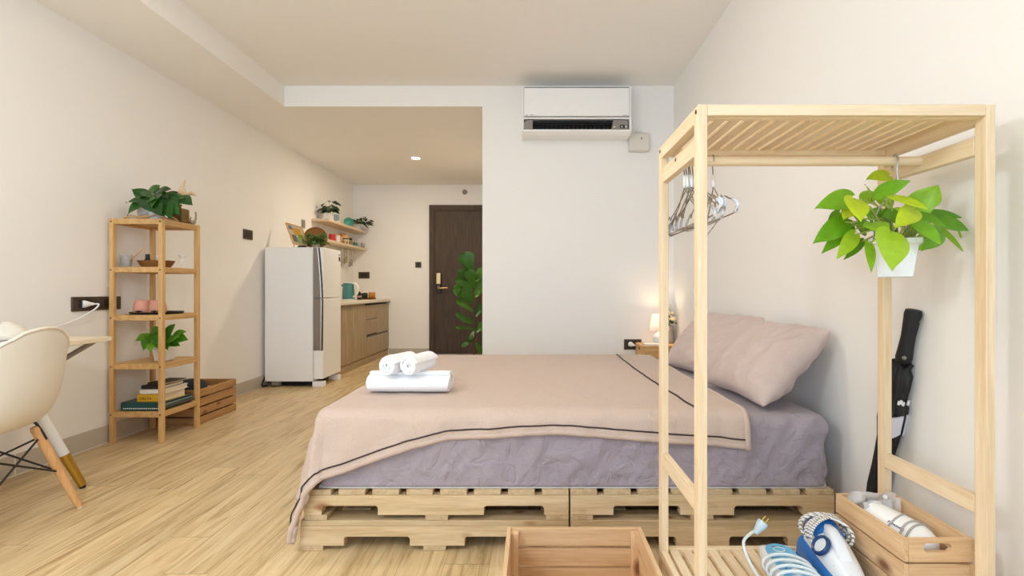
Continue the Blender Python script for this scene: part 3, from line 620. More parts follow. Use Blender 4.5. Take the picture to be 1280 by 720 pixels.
# ------------------------------------------------------------------ on the fridge
FZ = 1.315
fr_ = thing('framed_picture', 'small wooden framed colourful picture tilted on its easel on fridge', 'picture', (-2.33, 5.08, FZ))
q = [P(366.5, 304, 5.05), P(384, 308, 5.09), P(377.5, 285, 5.17), P(357.2, 279, 5.13)]     # bl br tr tl
def quad_bar(b, a, c_, w, th):
    d = (c_-a).normalized(); n = (q[1]-q[0]).cross(q[3]-q[0]).normalized(); s = n.cross(d)
    box(b, 0, (c_-a).length, -w/2, w/2, -th/2, th/2, Matrix(((d.x, s.x, n.x, a.x), (d.y, s.y, n.y, a.y), (d.z, s.z, n.z, a.z), (0, 0, 0, 1))))
b = B()
for i in range(4): quad_bar(b, q[i], q[(i+1) % 4], .013, .014)
obj('frame', b, OAK[0], fr_, smooth=0)
b = B(); v = [b.verts.new(p) for p in q]; b.faces.new(v); n_ = (q[1]-q[0]).cross(q[3]-q[0]).normalized(); v2 = [b.verts.new(p+n_*.004) for p in q]; b.faces.new(v2[::-1])
for i in range(4): b.faces.new((v[i], v[(i+1)%4], v2[(i+1)%4], v2[i]))
obj('print', b, mat('print_cream', lin(206, 196, 170), .6), fr_, smooth=0)
def patch(u0, u1, v0, v1, mt, k):
    f = lambda u, v_: (q[0]*(1-u)+q[1]*u)*(1-v_)+(q[3]*(1-u)+q[2]*u)*v_
    cs = [f(u0, v0), f(u1, v0), f(u1, v1), f(u0, v1)]; b = B(); o_ = [n_*.0065, n_*.003]
    A = [b.verts.new(p+o_[0]) for p in cs]; C = [b.verts.new(p+o_[1]) for p in cs]; b.faces.new(A); b.faces.new(C[::-1])
    for i in range(4): b.faces.new((A[i], A[(i+1)%4], C[(i+1)%4], C[i]))
    return b
if n_.y > 0: n_ = -n_
for u0, u1, v0, v1, c_ in ((.3, .8, .5, .85, (214, 156, 44)), (.08, .3, .72, .92, (120, 120, 150)), (.1, .4, .1, .45, (120, 116, 96)), (.4, .75, .06, .35, (150, 168, 110)), (.55, .9, .35, .55, (140, 150, 40)), (.75, .92, .1, .34, (110, 100, 84))):
    obj('colour_patch', patch(u0, u1, v0, v1, mat('patch', lin(*c_), .6), 1), mat('patch_paint', lin(*c_), .6), fr_, smooth=0)
b = B()
for px in (368, 374, 381): rod(b, P(px, 302, 5.08), Vector((P(px-1, 309, 5.06).x, 5.06 if px != 374 else 5.2, FZ)), .004, n=8)
obj('easel_leg', b, OAK[2], fr_)
c = P(394.5, 293, 5.22); b = B(); lathe(b, [(0, -.008), (.10, -.008), (.112, -.002), (.112, .012), (.106, .012), (.10, 0), (0, 0)], Vector((c.x, 5.22, FZ+.118)), 36, Matrix.Rotation(R(20), 4, 'Z') @ Matrix.Rotation(R(80), 4, 'X'))
tag(obj('wicker_tray', b, mat('brown_wicker', lin(146, 98, 44), .7, bump=(160, .8, .003)), smooth=50), 'round brown wicker tray propped behind the bushy plant on fridge', 'tray')
c = Vector((-2.115, 5.03, FZ)); b = B(); lathe(b, [(0, 0), (.03, 0), (.042, .06), (.044, .065), (.038, .065), (.034, .05), (0, .05)], c, 20)
t = planter('potted_bush', 'bushy olive green plant in small pale pot on top of the fridge', c, b, mat('pot_stone', lin(196, 186, 166), .6), BUSH, n=170, L=.046, spread=(.10, .07, .10), rz=.05, prof=OVAL, wr=.55, zmin=-.5, zmax=1.5, jl=.4)
c = Vector((-2.235, 5.0, FZ)); b = B(); lathe(b, [(0, 0), (.036, 0), (.042, .012), (.034, .024), (0, .026)], c, 18)
tag(obj('small_dish', b, mat('navy_glaze', lin(50, 66, 80), .3)), 'small dark blue dish between picture and plant on fridge', 'dish')

# ------------------------------------------------------------------ tall wooden shelf on the left
SX0, SX1, SY0, SY1 = -2.541, -2.221, 3.104, 3.456
sh = thing('shelf_unit', 'tall open honey wood shelf unit with five tiers against left wall', 'shelf', ((SX0+SX1)/2, 3.28, 0))
for x in (SX0, SX1-.026):
    for y in (SY0, SY1-.026): obj('post', bx(x, x+.026, y, y+.026, 0, 1.342), OAK[2], sh, bevel=.002)
TIER = [1.342, 1.053, .765, .473, .186]
for z in TIER:
    b = B(); e = .0015 if z > 1.3 else 0
    box(b, SX0+.026, SX1-.026, SY0+.003, SY0+.021, z-.033, z); box(b, SX0+.026, SX1-.026, SY1-.021, SY1-.003, z-.033, z)
    box(b, SX0+.003, SX0+.021, SY0+.026, SY1-.026, z-.033, z); box(b, SX1-.021, SX1-.003, SY0+.026, SY1-.026, z-.033, z)
    n = 5; w = (SX1-SX0-.044)/n
    for k in range(n): box(b, SX0+.022+k*w+.0012, SX0+.022+(k+1)*w-.0012, SY0+.021, SY1-.021, z-.014, z-.002)
    obj('shelf', b, OAK[1], sh, bevel=.0015)
    for x in (SX0+.013, SX1-.013): obj('screw', lathe(B(), [(0, -.001), (.004, -.001), (.004, .003), (0, .003)], (x, SY0-.0005, z-.018), 10, Matrix.Rotation(math.pi/2, 4, 'X')), DARKIN, sh)
# top tier
T = TIER[0]
c = Vector((-2.43, 3.24, T)); t = thing('pothos_bowl', 'leafy dark green plant in round clear bowl on top of tall shelf', 'plant', c)
b = B(); lathe(b, [(0, .002), (.03, 0), (.055, .03), (.06, .055), (.05, .09), (.04, .1), (.037, .1), (.047, .088), (.057, .055), (.052, .032), (.03, .004), (0, .005)], c+Vector((.05, -.03, 0)), 28); obj('bowl', b, mat('hazy_glass', (.86, .86, .84, 1), .12, trans=.75, ior=1.3), t, smooth=180)
lf, st = B(), B()
for bx_, by_, tx, ty, w, dy in ((182, 246, 168, 237, .085, 0), (184, 244, 193, 232, .09, .02), (180, 250, 161, 250, .075, -.02), (178, 252, 160, 263, .085, -.04), (184, 252, 188, 245, .08, -.06), (184, 247, 196, 259, .12, -.08), (196, 240, 207, 234, .07, 0), (197, 245, 206, 254, .10, -.03), (198, 249, 210, 263, .11, -.06), (205, 245, 219, 252, .10, -.02), (203, 248, 219, 260, .09, -.04), (212, 247, 224, 244, .07, 0), (224, 247, 236, 251, .085, 0), (192, 252, 200, 264, .09, -.05), (190, 248, 179, 244, .09, -.03), (208, 252, 208, 264, .08, -.04), (195, 245, 188, 254, .09, -.07), (200, 238, 190, 240, .08, .03), (206, 250, 216, 240, .09, .04)):
    a, e = P(bx_, by_, 3.2+dy), P(tx, ty, 3.16+dy*1.6); dd = e-a; leaf(lf, a, dd, Vector((rnd(-.3, .3), -.8, .6)), dd.length*1.2, w*1.05, fold=.12, curl=.2)
    r_ = c+Vector((.05, -.03, .07)); tube(st, spline([r_, (r_+a)/2+Vector((0, 0, .03)), a], 4), .002, 5)
obj('stems', st, STEMG, t); obj('foliage', lf, DKL, t, smooth=180)
c = P(194, 271, 3.17); c.z = T; b = B(); lathe(b, [(0, 0), (.028, 0), (.03, .01), (.033, .045), (.030, .045), (.026, .012), (0, .01)], c, 22)
tag(obj('cup', b, mat('pale_blue_glaze', lin(206, 214, 216), .25)), 'pale bluish cup under the leaves on top of tall shelf', 'cup')
b = B(); c0 = Vector((0, 0, T+.008))
for pts, r in (([(-2.47, 3.13, .0), (-2.42, 3.12, .006), (-2.36, 3.125, .002), (-2.30, 3.13, .012), (-2.245, 3.135, .035)], .007), ([(-2.40, 3.14, .0), (-2.34, 3.15, .014), (-2.27, 3.2, .006), (-2.25, 3.3, .0)], .007), ([(-2.30, 3.14, .01), (-2.27, 3.15, .05), (-2.255, 3.16, .07)], .005), ([(-2.24, 3.14, .035), (-2.235, 3.25, .005)], .006)):
    tube(b, spline([Vector(p)+c0 for p in pts], 6), [r*(1-.4*i/(6*(len(pts)-1))) for i in range(6*(len(pts)-1)+1)], 7)
tag(obj('driftwood', b, mat('pale_driftwood', lin(196, 160, 110), .8)), 'twisted pale driftwood lying along front of the shelf top', 'driftwood')
c = Vector((-2.278, 3.33, T)); t = thing('bottle_vase', 'square mottled brown glass bottle on top of tall shelf', 'bottle', c)
b = B(); box(b, c.x-.046, c.x+.046, c.y-.04, c.y+.04, T, T+.092); obj('body', b, mat('mottled_brown', lin(112, 84, 30), .25, bump=(60, .8, .004)), t, bevel=.008, seg=3)
b = B(); lathe(b, [(.016, .088), (.014, .098), (.014, .108), (.02, .112), (.02, .117), (.012, .117), (.010, .09)], c, 16); obj('neck', b, mat('brown_neck', lin(98, 72, 26), .25), t)
t = thing('wooden_bird', 'carved pale wooden bird with raised wing above brown bottle', 'ornament', (-2.29, 3.33, T+.11))
D_ = 3.33; b = B(); tube(b, [P(206, 240, D_), P(213, 241, D_), P(222, 242.5, D_), P(231, 243, D_), P(236, 243, D_)], [.004, .010, .017, .016, .010], 10); obj('body', b, mat('bird_wood', lin(214, 184, 142), .7), t, smooth=60)
b = B(); tube(b, [P(235, 243, D_), P(239, 241.5, D_), P(242, 243, D_), P(245.5, 245, D_)], [.010, .012, .007, .002], 10); obj('head', b, mat('bird_wood_head', lin(208, 176, 132), .7), t, smooth=60)
b = B(); prism(b, [(p.x, p.z) for p in (P(223, 240, D_), P(233, 241, D_), P(230, 234, D_), P(231.5, 225, D_), P(226, 233, D_))], 1, D_-.006, D_+.006); obj('wing', b, mat('bird_wood_wing', lin(222, 196, 158), .7), t)
b = B(); tube(b, [P(226, 256, D_), P(228, 243, D_)], .0025, 6); obj('stick', b, TRUNK, t)
t = thing('antler_twig', 'small grey branching twig at right end of shelf top', 'twig', (-2.235, 3.40, T))
b = B(); tube(b, spline([(-2.24, 3.40, T+.006), (-2.215, 3.39, T+.012), (-2.20, 3.38, T+.05), (-2.202, 3.38, T+.08)], 5), .006, 7); tube(b, spline([(-2.255, 3.41, T+.005), (-2.25, 3.40, T+.03), (-2.245, 3.4, T+.05)], 5), .004, 7); sphere(b, (-2.235, 3.40, T+.014), .02, .02, .014, 12, 8)
obj('branch', b, mat('grey_twig', lin(176, 160, 136), .8), t)
# second tier
T = TIER[1]
c = P(158, 333, 3.2); c.z = T; t = thing('glass_tumbler', 'clear glass holding a wooden stick on second tier', 'glass', c)
b = B(); lathe(b, [(0, 0), (.025, 0), (.034, .075), (.032, .075), (.023, .005), (0, .006)], c, 20); obj('glass_body', b, FROST, t)
t = thing('wooden_stick', 'thin pale wooden stick leaning out of clear glass', 'stick', c); b = B(); rod(b, c+Vector((-.005, 0, .02)), P(180, 309.5, 3.16), .004, n=8); obj('shaft', b, BEECH[0], t)
bd = Vector((-2.37, 3.26, T)); b = B(); w0 = []
def hull(z, sx, sy): return [b.verts.new(bd+Vector((sx*math.copysign(abs(math.cos(a))**.7, math.cos(a)), sy*math.copysign(abs(math.sin(a))**.7, math.sin(a)), z))) for a in [2*math.pi*k/28 for k in range(28)]]
rg = [hull(0, .075, .045), hull(.02, .09, .055), hull(.045, .105, .062), hull(.045, .096, .054), hull(.018, .08, .045), hull(.012, .07, .04)]
for a, q_ in zip(rg, rg[1:]):
    for k in range(28): b.faces.new((a[k], a[(k+1)%28], q_[(k+1)%28], q_[k]))
b.faces.new(rg[0][::-1]); b.faces.new(rg[-1])
tag(obj('wooden_bowl', b, mat('dark_carved_wood', lin(128, 84, 34), .5)), 'oblong brown wooden bowl on second tier of tall shelf', 'bowl')
c = Vector((-2.41, 3.24, T+.012)); t = thing('perfume_bottle', 'small black bottle standing in the oblong wooden bowl', 'bottle', c)
b = B(); lathe(b, [(0, 0), (.016, 0), (.017, .04), (.009, .048), (0, .048)], c, 14); obj('body', b, BLACK, t); b = B(); lathe(b, [(.012, .046), (.012, .072), (0, .073)], c, 12); obj('cap', b, BLACK, t)
mug('small_cup', (-2.335, 3.25, T+.012), [(0, 0), (.014, 0), (.016, .04), (.024, .045), (.026, .065), (.023, .065), (.018, .05), (0, .045)], WHITE, 'small white egg cup standing in the oblong wooden bowl', 'cup', None, 0, 0)
t = thing('tripod_stand', 'little white wire stand at right on second tier', 'stand', (-2.245, 3.34, T)); b = B()
for dx, dy in ((.02, -.02), (-.02, -.02), (0, .025)): rod(b, (-2.255, 3.34, T+.07), (-2.255+dx, 3.34+dy, T), .0025, n=6)
obj('wire_leg', b, WHITE, t); b = B(); lathe(b, [(0, .066), (.022, .072), (.03, .085), (.027, .085), (.018, .075), (0, .07)], (-2.255, 3.34, T), 16); obj('dish', b, WHITE, t)
# third tier
T = TIER[2]
c = Vector((-2.372, 3.27, T)); b = B(); lathe(b, [(0, .004), (.132, .004), (.14, .014), (.143, .014), (.136, 0), (0, 0)], c, 40)
tag(obj('serving_tray', b, BLACK), 'round black tray under the pink cups on third tier', 'tray')
PINK = mat('pink_clay', lin(216, 152, 128), .6)
for x, y, l_ in ((-2.413, 3.20, 'pink handled cup nearer the wall on round black tray'), (-2.325, 3.21, 'pink cup partly behind the shelf post on black tray')):
    t = mug('pink_cup', (x, y, T+.004), [(0, 0), (.042, 0), (.047, .012), (.046, .04), (.038, .078), (.034, .083), (.032, .083), (.036, .07), (.042, .03), (0, .01)], PINK, l_, 'cup', None, 0, 0, 'pink cups on the black tray')
    b = B(); M_ = Matrix.Translation(Vector((x, y, T+.02))) @ Matrix.Rotation(R(-72), 4, 'Z'); box(b, .040, .062, -.016, .016, -.003, .003, M_); sphere(b, M_ @ Vector((.056, 0, 0)), .01, .016, .006, 10, 6); obj('handle', b, BLACK, t)
# fourth tier
T = TIER[3]
c = Vector((-2.325, 3.27, T)); t = thing('potted_pothos', 'small green plant in white pot on fourth shelf tier', 'plant', c)
obj('pot', square_pot(c, .075, .098, .088, .003), WHITE, t, bevel=.003); lf, st = B(), B()
for bx_, by_, tx, ty, w, dy in ((186, 422, 178, 436, .07, 0), (182, 420, 170, 425, .05, .0), (188, 420, 194, 409, .075, 0), (196, 424, 200, 434, .06, -.04), (190, 425, 181, 418, .06, -.04), (192, 418, 197, 428, .06, -.05), (206, 424, 212, 407, .09, 0), (208, 426, 208, 434, .05, -.03), (216, 420, 227, 413, .06, 0), (217, 423, 230, 422, .075, 0), (204, 420, 208, 410, .05, .03), (199, 418, 194, 412, .06, .04), (206, 428, 218, 419, .06, -.03), (212, 428, 222, 430, .05, .02), (190, 428, 187, 437, .05, -.06)):
    a, e = P(bx_, by_, 3.24+dy), P(tx, ty, 3.2+dy*1.5); dd = e-a; leaf(lf, a, dd, Vector((rnd(-.3, .3), -.8, .6)), dd.length*1.1, w*1.05, fold=.12, curl=.2); r_ = c+Vector((0, 0, .08)); tube(st, spline([r_, (r_+a)/2+Vector((0, 0, .025)), a], 4), .0018, 5)
obj('stems', st, STEMG, t); obj('foliage', lf, MIDL, t, smooth=180)
# bottom tier books
def letters(body, size, mt, parent):
    cu = bpy.data.curves.new('lettering', 'FONT'); cu.body = body; cu.size = size; cu.extrude = .0004; cu.align_x = 'CENTER'; cu.align_y = 'CENTER'
    tmp = bpy.data.objects.new('lettering_curve', cu); COL.objects.link(tmp); dg = bpy.context.evaluated_depsgraph_get()
    me = bpy.data.meshes.new_from_object(tmp.evaluated_get(dg)); bpy.data.objects.remove(tmp); bpy.data.curves.remove(cu)
    me.materials.clear(); me.materials.append(mt); o = bpy.data.objects.new('lettering', me); COL.objects.link(o); o.parent = parent
    return o
T = TIER[4]
def book(name, x0, x1, y0, y1, z, h, cov, label, rz=0, spine='x', text=None, tcol=None, group='books on the bottom tier', cat='book', pages=None):
    cx, cy = (x0+x1)/2, (y0+y1)/2; t = thing(name, label, cat, (cx, cy, z), group); M_ = Matrix.Translation((cx, cy, 0)) @ Matrix.Rotation(R(rz), 4, 'Z') @ Matrix.Translation((-cx, -cy, 0))
    b = B(); box(b, x0, x1, y0, y1, z, z+.003, M_); box(b, x0, x1, y0, y1, z+h-.003, z+h, M_); box(b, x0, x1, y0, y0+.003, z, z+h, M_); obj('cover', b, cov, t, smooth=0)
    obj('pages', bx(x0+.003, x1-.004, y0+.003, y1-.005, z+.003, z+h-.003, M_), pages or mat('paper_edges', lin(226, 208, 178), .8), t, smooth=0)
    if text:
        o = letters(text[0], text[1], tcol, t)
        o.matrix_local = Matrix.Translation((-cx, -cy, -z)) @ M_ @ Matrix.Translation((cx+text[2], y0-.0005, z+h/2+text[3])) @ Matrix.Rotation(math.pi/2, 4, 'X')
    return t
INK = mat('dark_ink', lin(60, 44, 20), .7)
t = thing('ring_binder', 'dark green ring binder with rounded spine, lowest of the pile', 'binder', (-2.37, 3.27, T), 'books on the bottom tier')
GRN = mat('binder_green', lin(14, 74, 72), .4); b = B()
box(b, -2.495, -2.24, 3.14, 3.40, T, T+.004); box(b, -2.495, -2.24, 3.14, 3.40, T+.046, T+.05); box(b, -2.495, -2.24, 3.135, 3.143, T, T+.05); obj('cover', b, GRN, t, bevel=.004)
b = B(); box(b, -2.485, -2.252, 3.143, 3.39, T+.005, T+.045); obj('pages', b, mat('grey_pages', lin(92, 96, 88), .8), t)
b = B()
for k in range(19): box(b, -2.478+k*.0115, -2.472+k*.0115, 3.1335, 3.136, T+.010, T+.017)
obj('dotted_line', b, WHITE, t, smooth=0)
b = B(); tube(b, [(-2.245, 3.139, T+.025), (-2.245, 3.40, T+.025)], .019, 14); obj('ring_spine', b, mat('steel_dark', lin(70, 84, 82), .3, metal=.6), t)
z = T+.05
book('thick_book', -2.405, -2.255, 3.15, 3.36, z, .048, mat('mustard_cover', lin(214, 164, 30), .5), 'thick mustard yellow book lying on green binder', -2, text=('CALITA', .022, -.022, -.004), tcol=INK); z += .048
book('white_book', -2.392, -2.245, 3.15, 3.375, z, .028, mat('white_cover', lin(232, 228, 220), .5), 'white paperback lying between yellow and black books', 2); z += .028
book('black_book', -2.39, -2.262, 3.16, 3.36, z, .022, mat('black_cover', lin(40, 34, 30), .5), 'black covered book lying on the white paperback', 1); z += .022
book('notebook', -2.37, -2.255, 3.19, 3.37, z, .012, mat('umber_cover', lin(74, 60, 46), .6), 'thin brown notebook topmost of the pile', -4)

# ------------------------------------------------------------------ slatted crate behind the shelf
def crate(name, label, x0, x1, y0, y1, z0, z1, n, MT, gap=.01, th=.012, slot=None, group=None, bottom=True, postin=True, loose=None):
    t = thing(name, label, 'crate', ((x0+x1)/2, (y0+y1)/2, z0), group); h = (z1-z0-gap*(n-1))/n
    for i in range(n):
        a = z0+i*(h+gap); c_ = a+h; top = i == n-1
        obj('side_slat', bx(x0, x0+th, y0, y1, a, c_), MT[1], t, bevel=.0015); obj('side_slat', bx(x1-th, x1, y0, y1, a, c_), MT[1], t, bevel=.0015)
        for y in (y0, y1-th):
            if slot and top:
                b = B(); cx, cz, w, hh = (x0+x1)/2+slot[0], c_-slot[1], slot[2], slot[3]; k = 8
                cap = [(cx-w+hh*math.cos(math.pi/2+math.pi*i_/k), cz+hh*math.sin(math.pi/2+math.pi*i_/k)) for i_ in range(k+1)]
                capr = [(cx+w+hh*math.cos(-math.pi/2+math.pi*i_/k), cz+hh*math.sin(-math.pi/2+math.pi*i_/k)) for i_ in range(k+1)]
                X0, X1 = x0+th, x1-th
                m = k//2
                # slot plate: upper and lower halves meeting at the slot ends
                up = [(X0, cz), (X0, c_), (X1, c_), (X1, cz)]+[p for p in capr[m:]]+[p for p in cap[:m+1]]
                lo = [(X1, cz), (X1, a), (X0, a), (X0, cz)]+cap[m:]+capr[:m+1]
                prism(b, up, 1, y, y+th); prism(b, lo, 1, y, y+th)
                obj('end_slat', b, MT[0], t)
            else: obj('end_slat', bx(x0+th, x1-th, y, y+th, a, c_), MT[0], t, bevel=.0015)
    if postin:
        for x in (x0+th, x1-th-.022):
            for y in (y0+th, y1-th-.022): obj('corner_post', bx(x, x+.022, y, y+.022, z0+.008, z1-.006), MT[2], t)
    obj('bottom_board', bx(x0+th, x1-th, y0+th, y1-th, z0, z0+.008), MT[1], t)
    return t
crate('wooden_crate', 'weathered slatted wooden crate on floor behind the tall shelf', -2.54, -2.268, 3.49, 3.955, 0, .24, 4, OLDC, gap=.011)
t = thing('hat', 'dark navy rounded hat poking out of weathered crate', 'hat', (-2.385, 3.60, .15))
b = B(); lathe(b, [(.098, .0), (.10, .02), (.095, .08), (.075, .125), (.04, .143), (0, .146)], (-2.385, 3.625, .15), 28); obj('crown', b, mat('navy_felt', lin(44, 50, 60), .9), t, smooth=180)
b = B(); box(b, -2.50, -2.31, 3.54, 3.9, .01, .15); tag(obj('storage_box', b, mat('brown_card', lin(120, 92, 64), .8), bevel=.004), 'brown cardboard box inside the weathered crate', 'box')

# ------------------------------------------------------------------ desk
dk = thing('desk', 'pale desk with white gold tipped legs along the left wall', 'desk', (-2.3, 1.83, 0))
DX0, DX1, DY0, DY1 = -2.552, -2.05, 1.12, 2.525
obj('desk_top', bx(DX0, DX1, DY0, DY1, .668, .690), mat('desk_cream', lin(230, 214, 186), .45), dk, bevel=.003)
for fx, fy, tx, ty in ((-2.09, 2.405, -2.29, 2.23), (-2.09, 1.22, -2.27, 1.40), (-2.50, 2.405, -2.40, 2.23), (-2.50, 1.22, -2.40, 1.40)):
    f, tp = Vector((fx, fy, .012)), Vector((tx, ty, .668)); m_ = f.lerp(tp, .235)
    b = B(); tube(b, [m_, tp], [.0195, .025], 20); lg = obj('leg', b, WHITE, dk)
    b = B(); tube(b, [f, m_], [.0165, .0198], 20); g = obj('gold_tip', b, GOLD, lg); g['label'] = 'gold tip of white leg'
    b = B(); tube(b, [f+Vector((0, 0, -.012)), f+Vector((0, 0, .004))], [.012, .013], 14); obj('foot_pad', b, BLACK, lg)
b = B(); a_, c_ = P(103, 429, 2.47), P(86, 445, 2.36)
tube(b, [Vector((-2.11, 2.49, .668)), Vector((-2.165, 2.40, .60))], .012, 8); obj('corner_brace', b, GREY, dk)
t = thing('laptop', 'white closed laptop lying on the desk behind the chair', 'laptop', (-2.2, 2.1, .69))
obj('base', bx(-2.36, -2.085, 1.72, 2.12, .69, .714), WHITE, t, bevel=.004); obj('lid', bx(-2.36, -2.085, 1.72, 2.12, .7165, .727), WHITE, t, bevel=.003)
obj('hinge_gap', bx(-2.355, -2.09, 1.725, 2.115, .713, .7175), DARKIN, t); b = B(); box(b, -2.0855, -2.083, 2.07, 2.095, .698, .706); obj('port', b, GREY, t)
t = thing('desk_bowl', 'cream rounded bowl upturned on the desk beside laptop', 'bowl', (-2.37, 2.36, .69))
b = B(); lathe(b, [(.075, 0), (.078, .004), (.068, .04), (.045, .066), (.02, .076), (.018, .082), (0, .083)], (-2.36, 2.33, .69), 28); obj('body', b, CREAM, t, smooth=180)

# ------------------------------------------------------------------ white shell chair
cc = Vector((-2.115, 1.94, 0)); ch = thing('armchair', 'white moulded shell armchair with wooden dowel legs at desk', 'chair', cc)
MC = Matrix.Translation(cc) @ Matrix.Rotation(R(180+8), 4, 'Z')     # local +x is the way the chair faces
def rimf(a):       # a=0 front, pi back
    k = abs(math.atan2(math.sin(a), math.cos(a)))/math.pi
    pts = [(0, .235, .425), (.14, .275, .455), (.25, .305, .56), (.36, .32, .625), (.5, .312, .645), (.62, .295, .655), (.70, .28, .675), (.78, .27, .70), (.85, .263, .738), (.92, .258, .765), (1, .257, .772)]
    for (k0, r0, z0), (k1, r1, z1) in zip(pts, pts[1:]):
        if k <= k1+1e-9:
            u = (k-k0)/(k1-k0); u = u*u*(3-2*u); return r0+(r1-r0)*u, z0+(z1-z0)*u
N, Mr = 56, 14
def shell_bm():
    b = B(); rings = []
    for j in range(Mr+1):
        t_ = j/Mr; ring = []
        for i in range(N):
            a = 2*math.pi*i/N; r, z = rimf(a)
            g = math.sin(min(1, t_*1.02)*math.pi/2)**.92*(.985+.0*t_)
            k = abs(math.atan2(math.sin(a), math.cos(a)))/math.pi
            p_ = 3.4-1.2*max(0, k-.5)
            hz = t_**p_
            sink = .02*math.sin(t_*math.pi)
            zz = .385 + (z-.385)*hz - sink
            flare = .012*max(0, t_-.9)/.1
            ring.append(b.verts.new(MC @ Vector((math.cos(a)*(r*g+flare), math.sin(a)*(r*g*1.03+flare), zz))))
        rings.append(ring)
    cnt = b.verts.new(MC @ Vector((0, 0, .385)))
    bmesh.ops.delete(b, geom=rings[0], context='VERTS'); rings = rings[1:]
    for i in range(N): b.faces.new((cnt, rings[0][i], rings[0][(i+1) % N]))
    for a, q_ in zip(rings, rings[1:]):
        for i in range(N): b.faces.new((a[i], a[(i+1)%N], q_[(i+1)%N], q_[i]))
    return b, [v.co.copy() for v in rings[-1]]
b, rimpts = shell_bm()
s_ = obj('seat_shell', b, CREAM, ch, smooth=180); m_ = s_.modifiers.new('solid', 'SOLIDIFY'); m_.thickness = .008; m_.offset = 0
s2 = s_.modifiers.new('sub', 'SUBSURF'); s2.levels = 1; s2.render_levels = 2
b = B(); tube(b, rimpts, .006, 8, closed=True); obj('rim', b, mat('shell_rim', lin(238, 230, 216), .35), s_, smooth=180)
legs = {}
for sx, sy in ((-1, -1), (-1, 1), (1, -1), (1, 1)):
    tp, ft = MC @ Vector((sx*.125, sy*.135, .365)), MC @ Vector((sx*.235, sy*.215, .004))
    b = B(); tube(b, [ft, ft.lerp(tp, .05), ft.lerp(tp, .5), ft.lerp(tp, .97), tp], [.010, .0125, .0165, .018, .015], 18); l_ = obj('leg', b, BEECH[2], ch); legs[(sx, sy)] = (ft, tp)
    b = B(); tube(b, [ft+Vector((0, 0, -.004)), ft+Vector((0, 0, .003))], .009, 12); obj('glide', b, WHITE, l_)
b = B()
Lp = lambda k, u: legs[k][0].lerp(legs[k][1], u)
for k1, k2 in (((-1, -1), (-1, 1)), ((1, -1), (1, 1)), ((-1, -1), (1, -1)), ((-1, 1), (1, 1))):
    tube(b, [Lp(k1, .88), Lp(k2, .45)], .004, 7); tube(b, [Lp(k2, .88), Lp(k1, .45)], .004, 7)
for k in legs:
    i_ = MC @ Vector((k[0]*.07, k[1]*.08, .383)); tube(b, spline([i_, Lp(k, 1.06), Lp(k, .98)+(MC.to_3x3() @ Vector((k[0]*.015, 0, 0))), Lp(k, .85)+(MC.to_3x3() @ Vector((k[0]*.018, 0, 0)))], 5), .005, 7)
    for u in (.88, .45): sphere(b, Lp(k, u), .011, .011, .006, 10, 6)
obj('wire_brace', b, BLACK, ch)
# ------------------------------------------------------------------ pallets
PY0, PY1 = 1.823, 3.40
def pallet(x0, x1, z0, notches, label):
    t = thing('wooden_pallet', label, 'pallet', ((x0+x1)/2, (PY0+PY1)/2, z0), 'pallets under the bed')
    zb, zs, zt = z0+.018, z0+.088, z0+.107
    for y in (PY0, (PY0+PY1)/2-.018, PY1-.036):
        pts = [(x0, zb)]
        for a, c in notches:
            r = .010; pts += [(a, zb)]+[(a+r*(1-math.cos(u)), zb+.032-r+r*math.sin(u)) for u in (0, .5, 1.05, 1.57)]+[(c-r*(1-math.cos(u)), zb+.032-r+r*math.sin(u)) for u in (1.57, 1.05, .5, 0)]+[(c, zb)]
        pts += [(x1, zb), (x1, zs), (x0, zs)]
        obj('stringer', prism(B(), pts, 1, y, y+.036), PAL[0], t, bevel=.0015)
    n = 8; pitch = (x1-x0+.025)/n
    if z0 < .05:
        for y in (PY0+.001, (PY0+PY1)/2-.045, PY1-.09): obj('deck_board', bx(x0, x1, y, y+.09, zs, zt), PAL[0], t, bevel=.002)
    for k in ((0, 1, 4, 7) if z0 < .05 else range(n)): obj('deck_board', bx(x0+k*pitch, x0+k*pitch+pitch-.025, PY0+(.1 if z0 < .05 else .001), PY1-(.1 if z0 < .05 else 0), zs, zt), PAL[1], t, bevel=.002)
    for a in (x0, (x0+x1)/2-.04, x1-.08): obj('bottom_board', bx(a, a+.08, PY0+.001, PY1, z0, zb), PAL[1], t, bevel=.002)
SP = 356.6; X = lambda px: (px-CX)/SP
pallet(X(375), X(711), 0, [(X(430), X(512)), (X(581), X(655))], 'lower pine pallet on the floor at the foot end of bed')
pallet(X(713), X(1043), 0, [(X(762), X(845)), (X(912), X(985))], 'lower pine pallet on the floor at the pillow end of bed')
pallet(X(380), X(711), .108, [(X(402), X(472)), (X(605), X(680))], 'upper pine pallet under mattress at the foot end')
pallet(X(713), X(1043), .108, [(X(767), X(850)), (X(918), X(1004))], 'upper pine pallet under mattress at the pillow end')

